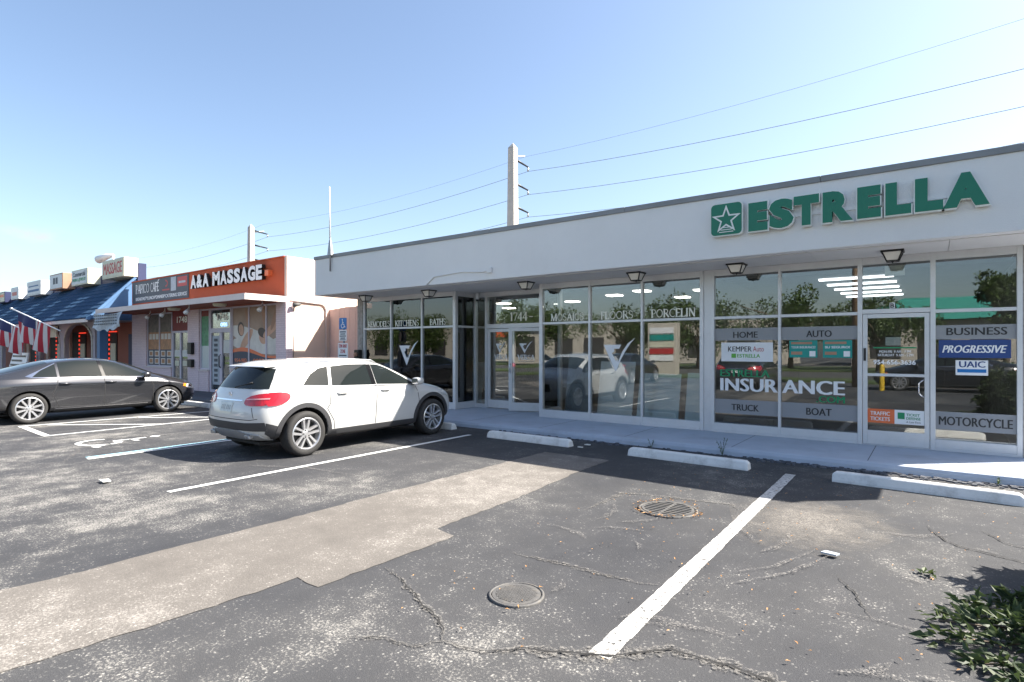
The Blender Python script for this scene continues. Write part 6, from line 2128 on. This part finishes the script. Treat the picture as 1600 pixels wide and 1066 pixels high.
pile = thing('cut_branch_pile', 'heap of cut leafy green branches on the asphalt at lower right', 'branches', (0.9, 4.1, 0))
q = random.Random(21)
def branch(a, b, n_leaf, r0, lift, L=0.08):
    a, b = Vector(a), Vector(b)
    pts = []
    for i in range(8):
        t = i / 7
        p = a.lerp(b, t)
        p.z += lift * 4 * t * (1 - t) + q.uniform(-0.012, 0.012)
        p.x += q.uniform(-0.015, 0.015)
        p.z = max(p.z, 0.012)
        pts.append(p)
    st_ = MB().tube(pts, [r0 * (1 - 0.08 * i) for i in range(8)], 6).obj('branch', 'bark', pile, True)
    mb = MB()
    d0 = (b - a).normalized()
    for i in range(n_leaf):
        t = q.uniform(0.05, 1.0)
        k = min(6, int(t * 7))
        p = pts[k].lerp(pts[k + 1], t * 7 - k)
        side = rv(q)
        side.z = abs(side.z) * 0.8 if p.z < 0.1 else side.z * 0.8
        twig = p + Vector((side.x, side.y, side.z * .6)) * q.uniform(0.005, 0.09)
        twig.z = max(0.015, twig.z)
        d = (side + d0 * q.uniform(0.2, 1.0))
        ll = L * q.uniform(0.6, 1.25)
        leaf_shape(mb, twig, d, rv(q) + Vector((0, 0, 0.8)), ll, ll * q.uniform(0.4, 0.58))
    for v in range(len(mb.v)):
        x, y, z = mb.v[v]
        mb.v[v] = (x, y, max(z, 0.006))
    stuff(mb.obj('leaves', 'leaf_cut', st_))
seg = [((0.75, 4.55, .10), (0.02, 4.25, .03)), ((0.85, 4.75, .16), (0.10, 4.55, .04)), ((0.7, 4.35, .08), (-0.02, 3.98, .03)), ((0.8, 4.1, .10), (0.12, 3.78, .03)),
       ((0.95, 4.85, .2), (0.3, 4.72, .08)), ((0.9, 4.4, .25), (0.25, 4.25, .10)), ((0.8, 3.9, .12), (0.25, 3.62, .03)), ((1.0, 4.2, .2), (0.35, 4.0, .08)), ((0.7, 4.6, .1), (0.15, 4.4, .05)),
       ((1.3, 4.6, .3), (0.6, 4.5, .2)), ((1.3, 4.0, .3), (0.55, 3.85, .15)), ((1.5, 4.9, .4), (0.8, 4.85, .35))]
for a, b in seg:
    branch((a[0] + .1, a[1], a[2] * .4), (b[0] + .03, b[1], b[2] * .6), 125, 0.010, 0.008)
for i in range(20):
    x, y = q.uniform(1.0, 2.6), q.uniform(3.4, 5.4)
    branch((x, y, q.uniform(0.1, 0.5)), (x + q.uniform(-.5, .5), y + q.uniform(-.5, .5), q.uniform(0.4, 1.25)), 95, 0.014, 0.12, 0.1)

for i in range(16):
    x, y = q.uniform(0.95, 1.35), q.uniform(5.1, 5.9)
    branch((x, y, q.uniform(0.05, 0.4)), (x + q.uniform(-.2, .4), y + q.uniform(-.4, .4), q.uniform(0.5, 1.2)), 230, 0.014, 0.1, 0.12)
# loose leaf litter and scraps
q = random.Random(31)
ll_ = [(-0.02, 5.12, 0.075, 'leaf_cut', 'small curled green leaf clump lying above the branch heap')]
mb = MB()
for i in range(9):
    leaf_shape(mb, Vector((-0.02 + q.uniform(-.04, .04), 5.12 + q.uniform(-.03, .03), 0.015)), Vector((q.uniform(-1, 1), q.uniform(-1, 1), q.uniform(.1, .6))), Vector((0, 0, 1)), 0.07, 0.035)
tag(mb.obj('leaf_clump', 'leaf_cut'), 'small curled green leaf clump lying above the branch heap', 'leaf')
mb = MB()
for i in range(220):
    x, y = q.uniform(-3, 1.2), q.uniform(2.4, 8.0)
    leaf_shape(mb, Vector((x, y, 0.022)), Vector((q.uniform(-1, 1), q.uniform(-1, 1), q.uniform(0, .25))), Vector((0, 0, 1)), q.uniform(0.012, 0.034), 0.012)
tag(stuff(mb.obj('leaf_litter', 'dry_leaf')), 'scattered tiny dry leaves on the asphalt', 'litter')
mb = MB()
for i in range(420):
    x, y = q.uniform(-7.0, 1.6), 8.92 + q.gauss(0.03, 0.07)
    x = x if q.random() < .5 else q.uniform(-2.2, 1.4)
    y = min(y, 9.03)
    s_ = q.uniform(0.008, 0.028)
    mb.box(x - s_, x + s_, y - s_, y + s_ * .5, 0.0, s_ * 0.8)
tag(stuff(mb.obj('kerb_debris', 'dark_concrete')), 'line of dark grit and debris along the pavement kerb', 'debris')
def scrap(label, x, y, pts, m, h=0.012):
    o = MB().prism([(x + a, y + b) for a, b in pts], lambda u, v, t: (u, v, t), 0.022, 0.022 + h).obj('litter_scrap', m)
    tag(o, label, 'litter')
scrap('flat grey crushed wrapper on the asphalt right of the parking line', -0.65, 5.12, [(-.06, -.02), (.05, -.03), (.07, .02), (-.03, .04)], 'tarp')
scrap('white scrap lying behind the nearest shaded wheel stop', -4.67, 8.48, [(-.05, -.03), (.06, -.02), (.04, .03), (-.04, .04)], 'paper')
scrap('white scrap nearest the end of the shaded wheel stop', -4.66, 8.2, [(-.04, -.015), (.04, -.02), (.05, .015), (-.03, .02)], 'paper')
scrap('flattened pale paper on the asphalt below the wheelchair bay', -8.18, 2.65, [(-.09, -.04), (.07, -.05), (.09, .03), (-.05, .05)], 'paper')
# weeds
def weed(label, x, y, z, h, n):
    t = thing('weed', label, 'weed', (x, y, z), 'weeds along the kerb')
    mb = MB()
    lv = MB()
    for i in range(n):
        a = q.uniform(0, 6.28)
        tip = Vector((x + math.cos(a) * h * 0.3, y + math.sin(a) * h * .3, z + h * q.uniform(.6, 1)))
        p0 = Vector((x, y, z))
        mb.tube([p0, p0.lerp(tip, .5) + Vector((0, 0, h * .08)), tip], 0.003, 4)
        for k in range(7):
            p = p0.lerp(tip, 0.25 + k * .11)
            leaf_shape(lv, p, rv(q) + Vector((0, 0, .4)), Vector((0, 0, 1)), 0.035, 0.014)
    s_ = mb.obj('stem', 'leaf', t)
    stuff(lv.obj('leaves', 'leaf', t))
weed('taller feathery weed at the kerb in front of the frosted-band window', -2.60, 8.99, 0.0, 0.30, 4)
weed('short weed at the kerb behind the middle wheel stop', -3.75, 8.98, 0.0, 0.16, 3)
weed('tiny weed at the foot of the sunlit kerb', 0.65, 8.98, 0.0, 0.10, 3)

# ------------------------------------------------------------------ across the lot, behind the viewer: what the shop windows reflect
struct(MB().quad((-120, -24, 0.004), (90, -24, 0.004), (90, -13, 0.004), (-120, -13, 0.004)).obj('road', 'street'))
struct(MB().box(-120, 90, -13, -10.2, 0.0, 0.10).obj('verge', 'grass'))
struct(MB().box(-120, 90, -34, -24, 0.0, 0.10).obj('verge', 'grass'))

def crown_mesh(seed, rad, hgt, n):
    q_ = random.Random(seed)
    cl = []
    for i in range(26):
        v = rv(q_) * (q_.random() ** 0.4)
        cl.append((Vector((v.x * rad, v.y * rad, v.z * hgt)), q_.uniform(0.18, 0.36) * rad))
    mb = MB()
    for i in range(n):
        c_, r_ = q_.choice(cl)
        v = rv(q_)
        p = c_ + v * r_ * (0.55 + .5 * q_.random())
        leaf_shape(mb, p, rv(q_), rv(q_), q_.uniform(0.16, 0.32), q_.uniform(0.10, 0.18))
    return mb
def trunk_mesh(seed, h, rad):
    q_ = random.Random(seed)
    mb = MB()
    mb.tube([(0, 0, 0), (0.05, 0.02, h * .35), (-0.04, 0.06, h * .7), (0.0, 0, h)], [0.22, 0.17, 0.14, 0.1], 8)
    for i in range(7):
        a = i * 0.9 + q_.uniform(-.2, .2)
        z = h * q_.uniform(.65, 1)
        mb.tube([(0, 0, z), (math.cos(a) * rad * .4, math.sin(a) * rad * .4, z + rad * .35), (math.cos(a) * rad * .8, math.sin(a) * rad * .8, z + rad * .5)], [0.09, 0.06, 0.02], 6)
    return mb
def tree(label, x, y, h, rad, ch, seed, n=5200):
    t = thing('street_tree', label, 'tree', (x, y, 0), 'street trees seen in the window reflections')
    trunk_mesh(seed, h, rad).obj('trunk', 'bark', t, True, local=True)
    c_ = crown_mesh(seed, rad, ch, n)
    c_.v = [(a, b, c + h + ch * .55) for a, b, c in c_.v]
    c_.obj('crown', 'leaf', t, local=True)
    return t
places = [(-52, -26, 3.4, 5.0, 3.2), (-44, -22, 3.0, 4.2, 2.8), (-36, -27, 3.6, 5.2, 3.4), (-29, -22, 3.0, 4.6, 3.0), (-22, -26, 3.4, 5.0, 3.0), (-15, -24, 3.0, 4.4, 3.0), (-9, -28, 3.6, 5.2, 3.4), (-3, -26, 3.0, 3.8, 2.6), (4, -29, 5.0, 2.2, 3.6), (10, -26, 3.2, 4.6, 3.0), (18, -24, 3.0, 4.4, 2.8)]
for i, (x, y, h, rd, ch) in enumerate(places):
    side = ['tall narrow', 'broad', 'spreading', 'rounded', 'dense', 'loose', 'wide', 'compact', 'slender', 'bushy', 'leafy'][i]
    tree(side + ' tree across the road, number of its row from the arcade end ' + ['first', 'second', 'third', 'fourth', 'fifth', 'sixth', 'seventh', 'eighth', 'ninth', 'tenth', 'eleventh'][i], x, y, h * .8, rd * .9, ch * .62, 40 + i)
# shop across the road with a green roof
fb = thing('far_shop', 'beige shop with a green hipped roof across the road, seen only reflected', 'building', (6, -42, 0))
box('wall', 'far_wall', fb, -6, 18, -50, -40, 0, 4.2)
MB().hexa([(-6.6, -50.6, 4.2), (18.6, -50.6, 4.2), (18.6, -39.4, 4.2), (-6.6, -39.4, 4.2)], [(-2, -46, 6.4), (14, -46, 6.4), (14, -44, 6.4), (-2, -44, 6.4)]).obj('roof', 'far_green', fb)
for k in range(6):
    box('window', 'interior_dark', fb, -4.5 + k * 3.6, -2.2 + k * 3.6, -39.99, -39.95, 0.8, 3.0)
fb = thing('far_plaza', 'long cream plaza building across the road, seen only reflected', 'building', (-40, -42, 0))
box('wall', 'far_wall', fb, -75, -12, -50, -40, 0, 4.6)
box('parapet', 'orange_wall', fb, -50, -40, -39.98, -39.7, 3.2, 4.9)
for k in range(14):
    box('window', 'interior_dark', fb, -73 + k * 4.3, -70.3 + k * 4.3, -39.99, -39.95, 0.6, 3.0)
# monument sign, roadside pole, bollard
ms = thing('monument_sign', 'cream roadside monument sign with tenant panels, seen only reflected', 'sign', (-13, -11.5, 0))
box('pylon', 'far_wall', ms, -14.0, -12.2, -12.2, -11.6, 0, 3.2, 0.03)
for k in range(5):
    box('tenant_panel', ['white_vinyl', 'red_vinyl', 'box_cream', 'teal', 'white_vinyl'][k], ms, -13.85, -12.35, -11.598, -11.56, 0.9 + k * .42, 1.25 + k * .42)
rp = thing('roadside_pole', 'wooden roadside pole behind the viewer, seen only reflected', 'utility pole', (-2.6, -7.0, 0))
MB().tube([(-2.6, -7, 0), (-2.6, -7, 10)], [0.17, 0.12], 12).obj('shaft', 'wood', rp, True)
MB().tube([(-3.6, -7, 9.2), (-1.6, -7, 9.2)], 0.06, 8).obj('cross_arm', 'wood', rp, True)
bo = thing('yellow_bollard', 'yellow steel bollard at the lot edge, seen only reflected', 'bollard', (-1.6, -5.6, 0))
MB().lathe([(0.09, 0), (0.09, 0.95), (0.06, 1.03), (0.001, 1.05)], 16, lambda a, b, c: (-1.6 + a, -5.6 + b, c)).obj('post', 'yellow_paint', bo, True)
# hedge along the lot edge
hd = thing('lot_hedge', 'low clipped hedge along the lot edge, seen only reflected', 'hedge', (5, -9.6, 0))
mb = MB()
q = random.Random(77)
for i in range(5200):
    leaf_shape(mb, Vector((q.uniform(-0.8, 14), q.uniform(-9.9, -8.9), q.uniform(0.05, 1.1) ** 0.8)), rv(q), rv(q), q.uniform(.08, .15), q.uniform(.05, .09))
stuff(mb.obj('leaves', 'leaf', hd))
MB().box(-0.8, 14, -9.75, -9.05, 0, 0.75).obj('twigs', 'bark', hd)
# other cars in the lot
def paint_copy(src, name, label, loc, rz, old, new):
    o = copy_tree(src)
    o.name = name
    o.location = loc
    o.rotation_euler = (0, 0, R(rz))
    o['label'] = label
    for ch in o.children_recursive:
        if ch.type == 'MESH' and any(m and m.name == old for m in ch.data.materials):
            ch.data = ch.data.copy()
            for i, m in enumerate(ch.data.materials):
                if m and m.name == old:
                    ch.data.materials[i] = MT[new]
    return o
paint_copy(suv, 'parked_crossover', 'black crossover behind the viewer, seen only in the window reflections', (-6.2, -4.0, 0), -90, 'white_paint', 'black_paint')
paint_copy(sedan, 'parked_sedan', 'black sedan behind the viewer, seen only in the window reflections', (0.4, -6.6, 0), 180, 'grey_paint', 'black_paint')
paint_copy(suv, 'parked_crossover', 'white crossover across the lot aisle, seen only in the window reflections', (-17.5, -4.2, 0), -90, 'no', 'no')
paint_copy(sedan, 'parked_sedan', 'grey sedan across the lot aisle, seen only in the window reflections', (-12.0, -4.4, 0), -90, 'no', 'no')
